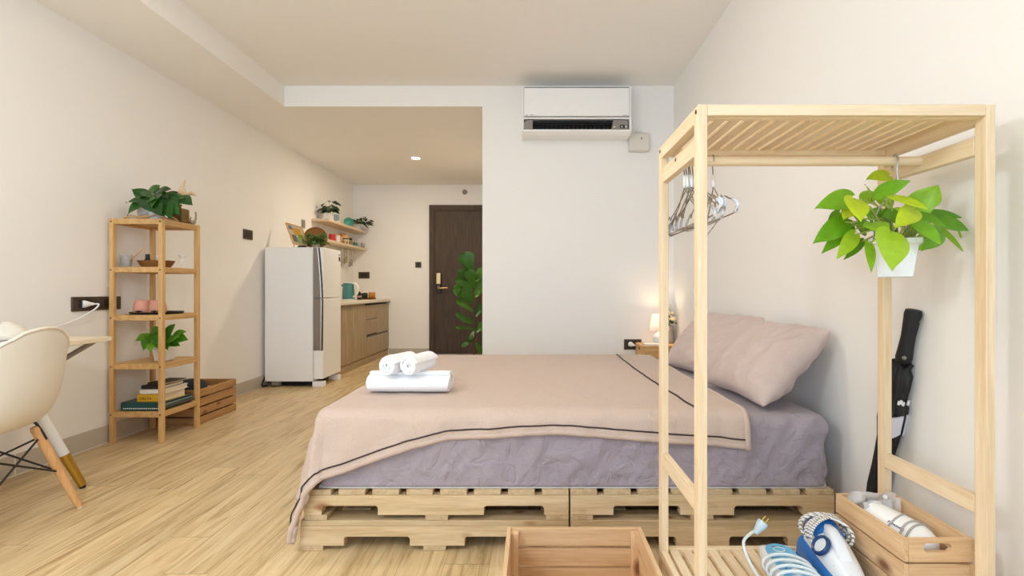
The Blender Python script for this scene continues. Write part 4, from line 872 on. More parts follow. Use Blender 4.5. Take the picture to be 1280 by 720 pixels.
# ------------------------------------------------------------------ mattress and bedding
def nz(p, s, o=0): return noise.noise(Vector((p[0]*s+o, p[1]*s-o, p[2]*s+2*o)))
def roundbox(lo, hi, r, res, fn=None):
    b = bmesh.new(); lo, hi = Vector(lo), Vector(hi); n = [max(2, int((hi[i]-lo[i])/res)) for i in range(3)]; cache = {}
    def V(i, j, k):
        if (i, j, k) in cache: return cache[i, j, k]
        p = Vector((lo.x+(hi.x-lo.x)*i/n[0], lo.y+(hi.y-lo.y)*j/n[1], lo.z+(hi.z-lo.z)*k/n[2]))
        q_ = Vector([min(max(p[a], lo[a]+r), hi[a]-r) for a in range(3)]); d = p-q_
        if d.length > 1e-9: p = q_+d.normalized()*r; nn = d.normalized()
        else: nn = Vector((0, 0, 1))
        if fn: p = p+nn*fn(p, nn)
        cache[i, j, k] = b.verts.new(p); return cache[i, j, k]
    def F4(*a): b.faces.new([V(*c) for c in a])
    for i in range(n[0]):
        for j in range(n[1]):
            for k in (0, n[2]): F4((i, j, k), (i+1, j, k), (i+1, j+1, k), (i, j+1, k))
    for i in range(n[0]):
        for k in range(n[2]):
            for j in (0, n[1]): F4((i, j, k), (i+1, j, k), (i+1, j, k+1), (i, j, k+1))
    for j in range(n[1]):
        for k in range(n[2]):
            for i in (0, n[0]): F4((i, j, k), (i, j+1, k), (i, j+1, k+1), (i, j, k+1))
    return b
def flat(b, z):
    for v in b.verts: v.co.z = max(v.co.z, z)
    return b
def ridge(p, s, o=0): return 1-abs(nz(p, s, o))*2.2
def sheetfn(p, n_):
    if n_.z > .8: return .003*nz(p, 6)+.003*(ridge(p, 7, 4)-.6)
    d = Vector((p.x*1.0+p.z*.9, p.y*.3, p.z*1.0-p.x*.35)); e = Vector((p.x-p.z*.6, p.y, p.z))
    k = min(1, max(0, (p.z-.222)/.03))
    return k*(.008*(ridge(d, 7, 3)-.6)+.010*max(0, ridge(Vector((e.x*3.2, e.y, e.z*.9)), 4.5, 9)-.35)+.006*max(0, ridge(Vector((d.x*2, d.y, d.z*5)), 6, 19)-.4)+.008*nz(p, 3.2, 5)+.004*nz(p, 16, 2)-.004)
SHEET = fabric('mauve_sheet', lin(160, 148, 155), (11, .7, .014), 700)
QUILT = fabric('taupe_quilt', lin(200, 177, 162), (8, .4, .011), 500)
PILLOW = fabric('mauve_pillowcase', lin(202, 182, 174), (6, .35, .010), 700)
mt_ = thing('mattress', 'mauve sheeted mattress lying on the stacked pallets', 'mattress', (.14, 2.6, .215))
obj('fitted_sheet', flat(roundbox((-.775, 1.834, .17), (1.05, 3.40, .472), .05, .012, sheetfn), .221), SHEET, mt_, smooth=180)
obj('mattress_base', flat(roundbox((-.77, 1.836, .18), (1.04, 3.39, .235), .02, .06), .2155), WHITE, mt_, smooth=180)
# quilt
QX, QN, QF, QR, QZ, QE = -.738, 1.872, 3.38, .745, .494, .36
def lerp_tab(x, tab):
    if x <= tab[0][0]: return tab[0][1]
    for (a, p), (c, q_) in zip(tab, tab[1:]):
        if x <= c: u = (x-a)/(c-a); u = .5*u+.5*u*u*(3-2*u); return p+(q_-p)*u
    return tab[-1][1]
def hem(x): return lerp_tab(x, [(-1.2, .33), (-.81, .275), (-.3, .128), (.06, .108), (.56, .142), (.745, .158)])
def qpt(x, v):
    """x along the bed, v = distance across: 0 at the near hem"""
    h = hem(x); y = QN-h+v
    eu = max(0, QX-x); ef = max(0, QN-y); eb = max(0, y-QF); e = ef if ef > 0 else -eb
    bx_, by_ = max(x, QX), min(max(y, QN), QF); D = math.hypot(eu, e); r = .052
    z = QZ + .004*nz((x, y, 0), 4) + .0025*nz((x, y, 0), 13, 3)
    # slight quilting dome and soft rise at the near edge
    if D < 1e-6:
        return Vector((bx_, by_, z))
    nx, ny = -eu/D, -e/D
    if D < r*math.pi/2: a = D/r; out = r*math.sin(a); dz = r*(1-math.cos(a))
    else:
        k = D-r*math.pi/2; out = r+(.10+.15*(eu/D))*k+.006*nz((x*1.0, y, D), 7)*min(1, k*12); dz = r+k*.985
    wv = min(1, D/.12)
    th = math.atan2(eu, abs(e)+1e-6)
    out += wv*(.007*nz((x*2.2, e*.6, 1), 3.5)+.004*nz((x, e, 3), 16)+.007*(ridge((x+e*.9, e*.35, 7), 7.5, 3)-.6)+.005*max(0, ridge((x*1.2-e*1.4, e, 4), 9, 8)-.3))
    if eu > 0 and ef > 0: out += .020*math.sin(th*4.0)*min(1, D/.3)
    return Vector((bx_+nx*out, by_+ny*out, max(z-dz, .016)))
def quilt_grid(x0, x1, v0f, v1f, nu, nv):
    b = B(); g = []
    for i in range(nu+1):
        x = x0+(x1-x0)*i/nu; a, c = v0f(x), v1f(x)
        g.append([b.verts.new(qpt(x, a+(c-a)*j/nv)) for j in range(nv+1)])
    for i in range(nu):
        for j in range(nv): b.faces.new((g[i][j], g[i+1][j], g[i+1][j+1], g[i][j+1]))
    return b
qt = thing('quilt', 'taupe quilt with dark piping spread over the bed, hanging down at its foot', 'quilt', (0, 2.6, .49))
vf = lambda x: hem(x)+(QF-QN)+.16
q1 = obj('quilt_cover', quilt_grid(QX-QE, QR, lambda x: 0, vf, 150, 150), QUILT, qt, smooth=180)
m_ = q1.modifiers.new('solid', 'SOLIDIFY'); m_.thickness = .020; m_.offset = -1
# make sure the thickness grows downwards / inwards
PIPE = mat('dark_piping', lin(64, 48, 46), .8)
b = B(); pts = [qpt(QX-QE+.0+(QR-QX+QE)*i/160, .026) for i in range(161)]; tube(b, [p+Vector((-.006 if p.x < QX-.01 else 0, -.002, .001)) for p in pts], .0028, 6)
pts = [qpt(.535+.04*max(0, 1-j/60)**2, hem(.55)-.005 + (QF-QN+.06)*j/90) + Vector((0, 0, .002)) for j in range(91)]; tube(b, pts, .0038, 6)
p0 = obj('piping', b, PIPE, q1, smooth=180); p0['label'] = 'dark brown piping of quilt'
b = B(); pts = [qpt(x_, .002) for x_ in [QX-QE+(QR-QX+QE)*i/160 for i in range(161)]]; tube(b, [p+Vector((0, .006, .0)) for p in pts], .011, 8)
pts = [qpt(QR, vf(QR)*j/90) for j in range(91)]; tube(b, [p+Vector((-.002, 0, -.008)) for p in pts], .011, 8)
obj('hem_edge', b, QUILT, q1, smooth=180)

def pillow(c, e1, e2, h1, h2, th, label, seed):
    e1 = Vector(e1).normalized(); e2 = Vector(e2); e2 = (e2-e1*e2.dot(e1)).normalized(); n_ = e1.cross(e2); c = Vector(c); N_ = 40
    if n_.x > 0: n_ = -n_
    b = B(); sides = []
    for sg in (1, -1):
        g = []
        for i in range(N_+1):
            r = []
            for j in range(N_+1):
                u, v = -1+2*i/N_, -1+2*j/N_
                pin = 1-.055*(1-u*u)-0; pin2 = 1-.075*(1-v*v)
                f = max(0, (1-abs(u)**2.6))**.55*max(0, (1-abs(v)**2.6))**.55
                z = sg*th*f + .012*nz((u, v, sg+seed), 2.2)*f + (.007+.008*max(0, -u))*(ridge((u*1.5+v*.8, v*.8-u*.5, seed), 2.4, seed)-.5)*min(1, 3*f)+.005*max(0, ridge((u*3, v*1.2, seed+2), 2.2, seed)-.3)*min(1, 3*f)
                r.append((c+e1*h1*u*(1-.06*(1-v*v)*0-.05*(1-abs(v))*abs(u)**3)+e2*h2*v*(1-.07*(1-abs(u))*abs(v)**3)+n_*z))
            g.append(r)
        sides.append(g)
    vs = {}
    def V(s, i, j):
        k = (0 if i in (0, N_) or j in (0, N_) else s, i, j)
        if k not in vs: vs[k] = b.verts.new((sides[0][i][j]+sides[1][i][j])/2 if k[0] == 0 and (i in (0, N_) or j in (0, N_)) else sides[s][i][j])
        return vs[k]
    for s in (0, 1):
        for i in range(N_):
            for j in range(N_): b.faces.new((V(s, i, j), V(s, i+1, j), V(s, i+1, j+1), V(s, i, j+1)))
    t = thing('pillow', label, 'pillow', c, 'pillows against the right wall'); o = obj('pillowcase', b, PILLOW, t, smooth=180, subsurf=1)
    return t
pillow((.938, 2.150, .630), (-.04, .55, 0), (.235, .10, .26), .264, .192, .090, 'mauve pillow nearer the clothes rack, leaning on the wall', 2)
pillow((.945, 2.80, .630), (-.10, .5, .0), (.235, .05, .26), .29, .205, .085, 'mauve pillow nearer the nightstand, partly behind the other one', 6)

# towels
def spiral_towel(R0, turns, pitch, L, M_, sy=1.0, seed=0, over=0.0):
    b = B(); n = int(turns*30); outer, inner = [], []
    for i in range(n+1):
        a = 2*math.pi*turns*i/n; r = R0-pitch*turns+pitch*a/(2*math.pi)
        outer.append((r+.46*pitch, a)); inner.append((max(.001, r-.46*pitch), a))
    K = 10; rings = []
    loop = outer+inner[::-1]
    for k in range(K+1):
        x = -L/2+L*k/K; e = min(k, K-k); ring = []
        for r, a in loop:
            sh = .004*math.sin(a*1.3+seed+(0 if k < K/2 else 2)) if e == 0 else 0
            rr = r*(1-.02*(e == 0))+.0012*nz((a, x*20, seed), 2)
            ring.append(b.verts.new(M_ @ Vector((x+sh, rr*math.cos(a)*sy, rr*math.sin(a)))))
        rings.append(ring)
    m = len(loop)
    for a, c in zip(rings, rings[1:]):
        for i in range(m): b.faces.new((a[i], a[(i+1)%m], c[(i+1)%m], c[i]))
    for ring in (rings[0], rings[-1]):
        for i in range(n): b.faces.new((ring[i], ring[i+1], ring[m-2-i], ring[m-1-i]))
    return b
TOW = fabric('white_terry', lin(244, 244, 246), (30, .3, .004), 420, .95, sheen=.4)
b = spiral_towel(.040, 2.3, .0155, .33, Matrix.Translation((-.512, 2.150, QZ+.0415)) @ Matrix.Rotation(R(-1), 4, 'Z'), 1.95, 1)
t = tag(obj('bath_towel', b, TOW, smooth=60), 'large white folded towel lying flat beneath two rolled towels', 'towel', 'white towels on the bed')
for x, l_, yw, sd in ((-.560, 'white rolled towel on top of stack, nearer the foot of bed', 72, 3), (-.478, 'white rolled towel on top of stack, nearer the pillows', 74, 5)):
    b = spiral_towel(.0385, 3.2, .0108, .175, Matrix.Translation((x, 2.155, QZ+.118)) @ Matrix.Rotation(R(yw), 4, 'Z') @ Matrix.Rotation(R(90), 4, 'X') , 1, sd)
    tag(obj('hand_towel', b, TOW, smooth=60), l_, 'towel', 'white towels on the bed')

# ------------------------------------------------------------------ nightstand, lamp, vase
ns = thing('nightstand', 'low honey wood nightstand in the corner behind the bed', 'nightstand', (.97, 4.06, 0))
nx0, nx1, ny0, ny1, nt = .812, 1.118, 3.925, 4.195, .492
obj('body', bx(nx0+.004, nx1, ny0+.004, ny1, .08, nt-.018), OAK[0], ns, bevel=.002)
obj('table_top', bx(nx0, nx1, ny0, ny1, nt-.018, nt), OAK[0], ns, bevel=.003)
d_ = obj('drawer', bx(nx0+.02, nx1-.015, ny0-.004, ny0+.01, .36, nt-.03), OAK[0], ns, bevel=.002); b = B(); sphere(b, (.96, ny0-.01, .41), .012, .012, .012, 12, 8); obj('knob', b, BRASS, d_)
b = B(); lathe(b, [(0, -.002), (.011, -.002), (.011, .002), (0, .002)], (nx0+.002, 4.03, .462), 16, Matrix.Rotation(math.pi/2, 4, 'Y')); obj('finger_hole', b, DARKIN, ns)
for x in (nx0+.01, nx1-.045):
    for y in (ny0+.01, ny1-.045): obj('leg', bx(x, x+.035, y, y+.035, 0, .08), OAK[2], ns)
lc = Vector((.972, 4.05, nt)); lp = thing('table_lamp', 'small lit table lamp with white shade on nightstand', 'lamp', lc)
b = B(); lathe(b, [(0, 0), (.035, 0), (.036, .008), (.046, .03), (.047, .05), (.038, .078), (.016, .092), (.01, .10), (.01, .12), (0, .12)], lc, 24); obj('base', b, mat('pale_blue_ceramic', lin(214, 222, 230), .2), lp, smooth=60)
b = B(); lathe(b, [(.078, .105), (.054, .232), (.0525, .232), (.0765, .105)], lc, 32, closed=True)
q = NT('lit_shade'); q.b.inputs['Base Color'].default_value = lin(235, 232, 235); q.b.inputs['Roughness'].default_value = .8; tr = q.n('ShaderNodeBsdfTranslucent'); tr.inputs['Color'].default_value = lin(240, 232, 226); ms = q.n('ShaderNodeMixShader'); ms.inputs[0].default_value = .45
q.l(q.b.outputs[0], ms.inputs[1]); q.l(tr.outputs[0], ms.inputs[2]); q.l(ms.outputs[0], q.t.nodes['Material Output'].inputs['Surface'])
obj('lamp_shade', b, q.m, lp, smooth=60)
b = B(); sphere(b, lc+Vector((0, 0, .155)), .016, .016, .024, 14, 10); obj('bulb', b, mat('bulb_glow', (1, .85, .6, 1), .4, emit=(1, .74, .42, 1), estr=6), lp)
l = bpy.data.lights.new('bulb_light', 'POINT'); l.energy = 1.1; l.color = (1, .74, .46); l.shadow_soft_size = .02; lo_ = bpy.data.objects.new('bulb_light', l); COL.objects.link(lo_); lo_.parent = lp; lo_.location = (0, 0, .195)
t = thing('book', 'white book lying under the lamp on nightstand', 'book', (.9, 4.0, nt)); obj('cover', bx(.838, .985, 3.94, 4.04, nt, nt+.012), mat('book_white', lin(236, 228, 220), .6), t, bevel=.002); obj('pages', bx(.842, .983, 3.942, 4.038, nt+.002, nt+.010), WHITE, t)
vc = Vector((1.055, 4.13, nt)); vs_ = thing('flower_vase', 'grey vase of white roses beside the lit lamp', 'vase', vc)
b = B(); lathe(b, [(0, 0), (.044, 0), (.05, .01), (.05, .135), (.046, .14), (.044, .13), (.044, .02), (0, .02)], vc, 22); obj('body', b, mat('grey_ceramic', lin(170, 166, 162), .5), vs_, smooth=60)
fl, st, lf = B(), B(), B()
for dx, dy, z in ((-.02, 0, .27), (.02, -.02, .20), (.035, .01, .235), (.0, -.03, .24), (-.04, -.02, .21), (.045, -.03, .19), (.01, .02, .29), (-.03, .03, .25)):
    p = vc+Vector((dx, dy, z)); tube(st, spline([vc+Vector((0, 0, .05)), vc+Vector((dx*.4, dy*.4, .14)), p], 4), .002, 5)
    for k in range(3): sphere(fl, p+Vector((rnd(-.004, .004), rnd(-.004, .004), .003*k)), .021-.004*k, .021-.004*k, .017, 10, 7)
    for k in range(2): leaf(lf, p-Vector((0, 0, .02)), (rnd(-1, 1), rnd(-1, 1), -.3), (0, 0, 1), .035, .02, OVAL)
obj('stems', st, STEMG, vs_); obj('blossoms', fl, mat('white_rose', lin(238, 228, 196), .7), vs_, smooth=180); obj('leaves', lf, DKL, vs_, smooth=180)

# ------------------------------------------------------------------ clothes rack
RX0, RX1, RY0, RY1, RH = .366, 1.030, 1.161, 1.530, 1.331
PWX, PWY = .0205, .032
ra = thing('clothes_rack', 'open pine clothes rack with slatted top and bottom shelf beside the bed', 'clothes rack', ((RX0+RX1)/2, (RY0+RY1)/2, 0))
for x in (RX0, RX1-PWX):
    for y in (RY0, RY1-PWY): obj('post', bx(x, x+PWX, y, y+PWY, 0, RH), PINE[2], ra, bevel=.0015)
xi0, xi1, yi0, yi1 = RX0+PWX, RX1-PWX, RY0+PWY, RY1-PWY
for z1, h in ((RH, .025), (.164, .028)):
    obj('front_rail', bx(xi0, xi1, RY0, RY0+.018, z1-h, z1), PINE[0], ra, bevel=.0015); obj('back_rail', bx(xi0, xi1, RY1-.018, RY1, z1-h, z1), PINE[0], ra, bevel=.0015)
    for x in (RX0, RX1-.018): obj('side_rail', bx(x, x+.018, yi0, yi1, z1-.036, z1), PINE[1], ra, bevel=.0015)
    n = 17; pit = (xi1-xi0)/n
    for k in range(n): obj('slat', bx(xi0+k*pit+.006, xi0+(k+1)*pit-.006, RY0+.018, RY1-.018, z1-.013, z1-.002), PINE[1], ra, bevel=.001)
    obj('batten', bx(xi0, xi1, RY0+.018, RY0+.034, z1-.026, z1-.013), PINE[0], ra); obj('batten', bx(xi0, xi1, RY1-.034, RY1-.018, z1-.026, z1-.013), PINE[0], ra)
for x in (RX0+.004, RX1-.022):
    obj('rod_support', bx(x, x+.018, yi0, yi1, 1.225, 1.267), PINE[1], ra, bevel=.0015); obj('lower_side_rail', bx(x, x+.018, yi0, yi1, .405, .445), PINE[1], ra, bevel=.0015)
RODY, RODZ = 1.362, 1.253
b = B(); tube(b, [(RX0+.010, RODY, RODZ), (RX1-.010, RODY, RODZ)], .0125, 20); obj('hanging_rod', b, PINE[0], ra)
for y, z in ((RY0+.016, RH-.012), (RY1-.016, RH-.012), (RODY, RODZ+.004)):
    b = B(); lathe(b, [(0, -.001), (.005, -.001), (.005, .002), (0, .002)], (RX0+(.004 if z < 1.3 else 0)-.0005, y, z), 10, Matrix.Rotation(math.pi/2, 4, 'Y')); obj('screw', b, DARKIN, ra)

# hangers: local frame, rod axis along x at origin height 0 (top of the rod)
def hanger_parts(root):
    hw, zt, zb = .195, -.115, -.165
    b = B(); r = .0016
    hook = [Vector((0, .016*math.cos(a), .016*math.sin(a)-.015)) for a in [R(200-20*i) for i in range(12)]]
    tube(b, spline(hook+[Vector((0, .006, -.045)), Vector((0, 0, -.06)), Vector((0, 0, -.085))], 3), r, 6)
    for s in (1, -1):
        tube(b, spline([(0, s*.002, -.085), (0, s*.03, -.098), (0, s*.09, -.128), (0, s*.125, -.14), (0, s*.135, -.15), (0, s*.142, -.138), (0, s*.16, -.146), (0, s*.19, -.158), (0, s*.199, -.17), (0, s*.19, -.182), (0, s*.14, -.186), (0, 0, -.188)], 4), r, 6)
    obj('wire', b, STEEL, root, smooth=180)
    b = B(); tube(b, [(0, 0, -.052), (0, 0, -.085)], .0042, 8); tube(b, [(0, .003, -.054), (.003, 0, -.07), (0, -.003, -.084)], .003, 6); obj('neck_wrap', b, WHITE, root, smooth=180)
    for s in (1, -1):
        b = B(); tube(b, spline([(0, s*.178, -.152), (0, s*.196, -.162), (0, s*.1985, -.172), (0, s*.186, -.183)], 4), .0038, 8); obj('shoulder_cap', b, mat('clear_sleeve', lin(206, 212, 220), .25), root, smooth=180)
HL = ['first wire hanger on the rod, nearest the rack post', 'second wire hanger on the rod counting from the rack post', 'third wire hanger on the rod counting from the rack post', 'fourth wire hanger on the rod counting from the rack post', 'fifth wire hanger on the rod counting from the rack post', 'sixth wire hanger on the rod, next to the last of the bunch', 'seventh wire hanger, the last of the close bunch', 'wire hanger hooked a little apart, nearest the hanging plant']
root0 = None
for i, (x, rz, tl) in enumerate(((.394, -6, 3), (.400, 4, -2), (.405, -10, 2), (.410, 2, -3), (.417, -3, 3), (.425, 8, -2), (.440, -5, 2), (.468, -12, -3))):
    if root0 is None:
        root0 = thing('wire_hanger', HL[0], 'hanger', (0, 0, 0), 'wire hangers on the rod'); hanger_parts(root0); h_ = root0
    else: h_ = copy_tree(root0); h_['label'] = HL[i]
    h_.location = (x, RODY, RODZ+.0155); h_.rotation_euler = (R(tl), 0, R(rz))

# hanging plant
PX, PYY = .942, 1.360; pc = Vector((PX, PYY, .949))
hp = thing('hanging_pothos', 'bright lime green pothos in white square pot hooked on the rack rod', 'plant', pc)
b = square_pot(pc, .076, .104, .098, .005, -33)
obj('pot', b, mat('white_pot', lin(236, 240, 244), .45, bump=(90, .2, .001)), hp, bevel=.003)
obj('soil', lathe(B(), [(0, 1.022), (.044, 1.022), (.044, 1.030), (0, 1.031)], (PX, PYY, 0), 20), SOIL, hp)
b = B(); hk = [(PX+.004, PYY+.012, RODZ-.022), (PX+.003, PYY+.0165, RODZ), (PX, PYY, RODZ+.0165), (PX-.002, PYY-.0165, RODZ+.002), (PX-.004, PYY-.015, RODZ-.03), (PX-.0, PYY-.012, RODZ-.075), (PX-.02, PYY-.01, RODZ-.085)]
tube(b, spline(hk, 6), .0026, 8)
for sx in (-1, 1): tube(b, spline([(PX-.012, PYY-.01, RODZ-.083), (PX+sx*.045, PYY, 1.12), (PX+sx*.056, PYY, 1.045)], 5), .002, 6)
obj('hanger_hook', b, mat('galvanised', lin(190, 192, 194), .35, metal=.8), hp, smooth=180)
def Z(x, y): return 1020+x/4.8, 200+y/4.8
lf, ly, st = B(), B(), B()
LV = [((432, 92), (318, 98), 88, .02, 1), ((372, 205), (548, 115), 98, -.04, 0), ((330, 230), (312, 142), 60, .03, 0), ((205, 225), (28, 268), 112, -.03, 0), ((228, 236), (288, 332), 120, -.09, 1), ((460, 222), (668, 262), 78, -.09, 1), ((590, 300), (512, 372), 105, -.11, 1),
      ((592, 292), (735, 155), 128, -.02, 0), ((690, 262), (750, 168), 70, .05, 0), ((612, 322), (772, 372), 62, -.06, 0), ((690, 320), (876, 332), 60, .0, 0), ((742, 362), (914, 408), 82, -.02, 0), ((600, 372), (752, 470), 92, -.10, 0), ((745, 425), (678, 522), 96, -.07, 0), ((738, 404), (902, 530), 46, .02, 0), ((448, 440), (487, 614), 160, -.15, 0),
      ((175, 372), (12, 478), 112, -.02, 0), ((200, 392), (62, 542), 82, .0, 0), ((232, 448), (150, 570), 78, -.04, 0), ((276, 490), (188, 588), 48, .02, 0), ((318, 505), (346, 648), 52, -.05, 0), ((655, 470), (618, 535), 78, .02, 0), ((140, 318), (80, 408), 66, .03, 0), ((215, 290), (180, 335), 80, -.03, 1), ((340, 345), (300, 300), 110, -.02, 0), ((420, 370), (352, 290), 120, .02, 0), ((380, 350), (450, 270), 100, .0, 0),
      ((330, 380), (432, 410), 110, -.08, 0), ((500, 350), (430, 330), 110, -.04, 0), ((260, 350), (330, 400), 80, -.05, 0), ((520, 400), (560, 340), 70, -.02, 0), ((420, 440), (380, 380), 90, .0, 0), ((640, 340), (600, 420), 90, .03, 0), ((300, 420), (240, 380), 80, .05, 0), ((280, 235), (380, 195), 80, .06, 0), ((560, 430), (620, 400), 70, .05, 0), ((600, 500), (598, 545), 40, .03, 0), ((860, 400), (880, 460), 36, .03, 0), ((470, 300), (540, 380), 90, .04, 0), ((400, 260), (460, 190), 90, .05, 0), ((190, 420), (120, 470), 70, .05, 0), ((700, 390), (770, 440), 60, .06, 0)]
pr = pc+Vector((0, 0, .085))
for (ax, ay), (ex, ey), w, dy, yel in LV:
    a, e = P(*Z(ax, ay), PYY+dy), P(*Z(ex, ey), PYY+dy*1.35-.035); dd = e-a; wd = w/4.8/F*(PYY+dy)
    leaf(ly if yel else lf, a, dd, Vector((rnd(-.25, .25), -.85, .45+rnd(-.2, .2))), dd.length*1.02, wd*1.18, HEART, fold=.10, curl=.16)
    o_ = Vector((rnd(-.03, .03), rnd(-.03, .03), 0)); mid = (pr+a)/2+Vector((0, -.01, .02)); tube(st, spline([pr+o_-Vector((0, 0, .03)), mid+o_*.5, a], 5), .0022, 6)
obj('stems', st, mat('lime_stem', lin(164, 178, 92), .5), hp, smooth=180); fo = obj('foliage', lf, LIME, hp, smooth=180); o = obj('young_foliage', ly, LIMEY, hp, smooth=180); o['label'] = 'yellow green young leaves'

# umbrella
ua, ub = Vector((1.080, 1.720, .01)), Vector((1.104, 1.513, .858))
um = thing('umbrella', 'folded black umbrella with thick handle leaning on wall behind clothes rack', 'umbrella', ua)
ax = (ub-ua); Lu = ax.length; axd = ax.normalized(); uu = axd.cross(Vector((1, 0, 0))).normalized(); ww = uu.cross(axd)
MU = Matrix(((ww.x, uu.x, axd.x, ua.x), (ww.y, uu.y, axd.y, ua.y), (ww.z, uu.z, axd.z, ua.z), (0, 0, 0, 1)))
BLF = mat('black_nylon', lin(26, 26, 30), .6, bump=(60, .6, .004))
b = B(); lathe(b, [(0, Lu-.0), (.020, Lu-.001), (.0225, Lu-.012), (.021, Lu-.03), (.0185, Lu-.08), (.020, Lu-.12), (.022, Lu-.148), (.018, Lu-.165), (.010, Lu-.168), (0, Lu-.168)], (0, 0, 0), 20, MU)
obj('handle', b, mat('black_foam', lin(24, 24, 26), .7), um, smooth=60)
b = B(); tube(b, [MU @ Vector((0, 0, .02)), MU @ Vector((0, 0, Lu-.16))], .007, 10); obj('shaft', b, CHROME, um)
b = B(); nseg = 48; rg = []
PR = [(0.010, .03), (.018, .10), (.023, .3), (.024, .42), (.026, .47), (.034, .53), (.033, .58), (.026, .60), (.030, .64), (.030, .68), (.022, .70), (.026, .715), (.010, .69)]
sc_ = (Lu-.165)/.715
for r, z in PR:
    ring = []
    for k in range(nseg):
        a = 2*math.pi*k/nseg; f = 1+.16*math.cos(a*8+z*9)+.10*math.sin(a*3+z*20); ring.append(b.verts.new(MU @ Vector((r*f*math.cos(a), r*f*math.sin(a), z*sc_+.006*math.sin(a*4)*(z > .6)))))
    rg.append(ring)
for a, c in zip(rg, rg[1:]):
    for k in range(nseg): b.faces.new((a[k], a[(k+1)%nseg], c[(k+1)%nseg], c[k]))
cn = obj('canopy', b, BLF, um, smooth=180)
# the white printed panel
b = B(); pp = []
def cyl(r, a, z): return MU @ Vector((r*math.cos(a), r*math.sin(a), z*sc_))
base_a = math.atan2(uu.dot(Vector((0, -1, 0))), ww.dot(Vector((0, -1, 0))))
for da0, da1, z00, z01, z10, z11 in ((-.9, .15, .47, .545, .50, .56), (.7, 1.15, .49, .56, .50, .55)):
    n_s = 8; A = []
    for k in range(n_s+1):
        u = k/n_s; a = base_a+da0+(da1-da0)*u; A.append([b.verts.new(cyl(.0415, a, z00+(z10-z00)*u)), b.verts.new(cyl(.0415, a, z01+(z11-z01)*u)), b.verts.new(cyl(.036, a, z01+(z11-z01)*u)), b.verts.new(cyl(.036, a, z00+(z10-z00)*u))])
    for p_, q_ in zip(A, A[1:]):
        for k in range(4): b.faces.new((p_[k], p_[(k+1)%4], q_[(k+1)%4], q_[k]))
    b.faces.new(A[0]); b.faces.new(A[-1][::-1])
o = obj('white_panel', b, mat('white_nylon', lin(214, 212, 220), .6), cn, smooth=60)
b = B()
for da, z in ((-.35, .600), (-.2, .603), (.0, .598), (.55, .598), (.72, .600)):
    M_ = MU @ Matrix.Rotation(base_a+da, 4, 'Z') @ Matrix.Translation((.0365, 0, z*sc_)); box(b, -.004, .001, -.0028, .0028, -.006, .006, M_)
obj('printed_letters', b, WHITE, cn, smooth=0)
b = B(); sphere(b, MU @ Vector((.02*math.cos(base_a+.5), .02*math.sin(base_a+.5), Lu-.03)), .003, nu=8, nv=6); sphere(b, MU @ Vector((.021*math.cos(base_a-.6), .021*math.sin(base_a-.6), Lu-.142)), .006, nu=8, nv=6); obj('button', b, GREY, um)
b = B(); tube(b, [MU @ Vector((0, 0, 0)), MU @ Vector((0, 0, .05))], [.004, .006], 8); obj('tip', b, BLACK, um)

# ------------------------------------------------------------------ crates in front
crate('wooden_crate', 'empty pine crate on the floor in front of the pallets', -.085, .333, 1.31, 1.622, 0, .177, 3, CRT, gap=.008, th=.014, group='new wooden crates')
crate('wooden_crate', 'pine crate with handle slot on rack shelf, holding a hair dryer', .862, 1.0275, 1.212, 1.488, .1645, .335, 3, CRT, gap=.005, th=.011, slot=(-.005, .020, .023, .0105), group='new wooden crates', postin=False)

# iron (pointing at the viewer, heel away)
SZ = .1635
ir = thing('clothes_iron', 'blue and white steam iron with wrapped cord on rack bottom shelf', 'iron', (.79, 1.35, SZ))
MI = Matrix.Translation((.792, 1.445, SZ)) @ Matrix.Rotation(R(-96), 4, 'Z')      # local +x runs from heel to nose
BLUE = mat('iron_blue', lin(18, 108, 186), .25, coat=.4); NAVY = mat('iron_navy', lin(22, 62, 112), .25); IW = mat('iron_white', lin(232, 236, 242), .2, coat=.4)
def iw(x):        # half width along the iron
    u = max(0, min(1, (x+.01)/.27)); return .060*(1-u**2.6)**.75+.0015
def loft(b, secs, cap=True):
    rg = [[b.verts.new(MI @ Vector(p)) for p in s] for s in secs]
    for a, c in zip(rg, rg[1:]):
        m = len(a)
        for k in range(m): b.faces.new((a[k], a[(k+1)%m], c[(k+1)%m], c[k]))
    if cap: b.faces.new(rg[0][::-1]); b.faces.new(rg[-1])
def sect(x, w0, z0, w1, z1, n=9, pw=.55):
    pts = [(x, -w0, z0)]+[(x, -w1*math.copysign(abs(math.cos(a))**pw, math.cos(a)), z0+(z1-z0)*(.25+.75*math.sin(a)**.8)) for a in [math.pi*k/n for k in range(n+1)]]+[(x, w0, z0)]
    return pts
b = B(); loft(b, [[(x, -iw(x), .0), (x, iw(x), .0), (x, iw(x), .006), (x, -iw(x), .006)] for x in [.262*i/20-.008 for i in range(21)]]); obj('soleplate', b, STEEL, ir)
hz = lambda x: .118-.075*max(0, x/.26)**1.3
b = B(); loft(b, [sect(x, iw(x)*.99, .007, iw(x)*.97, .007+(hz(x)-.007)*.62) for x in [.256*i/20-.006 for i in range(21)]]); obj('skirt', b, BLUE, ir, smooth=60)
b = B(); loft(b, [sect(x, iw(x)*.80, .03, iw(x)*.76, hz(x)+.004, pw=.7) for x in [.225*i/18+.012 for i in range(19)]]); bo_ = obj('body', b, IW, ir, smooth=60)
b = B(); loft(b, [sect(x, .042, .05, .040, z, pw=.6) for x, z in ((-.016, .095), (-.01, .122), (.01, .132), (.04, .130), (.065, .118))]); obj('heel_cap', b, BLUE, ir, smooth=60)
b = B(); loft(b, [sect(x, .022, .06, .020, z, pw=.6) for x, z in ((.05, .125), (.08, .128), (.12, .112), (.15, .090), (.175, .070))]); obj('handle', b, IW, ir, smooth=60)
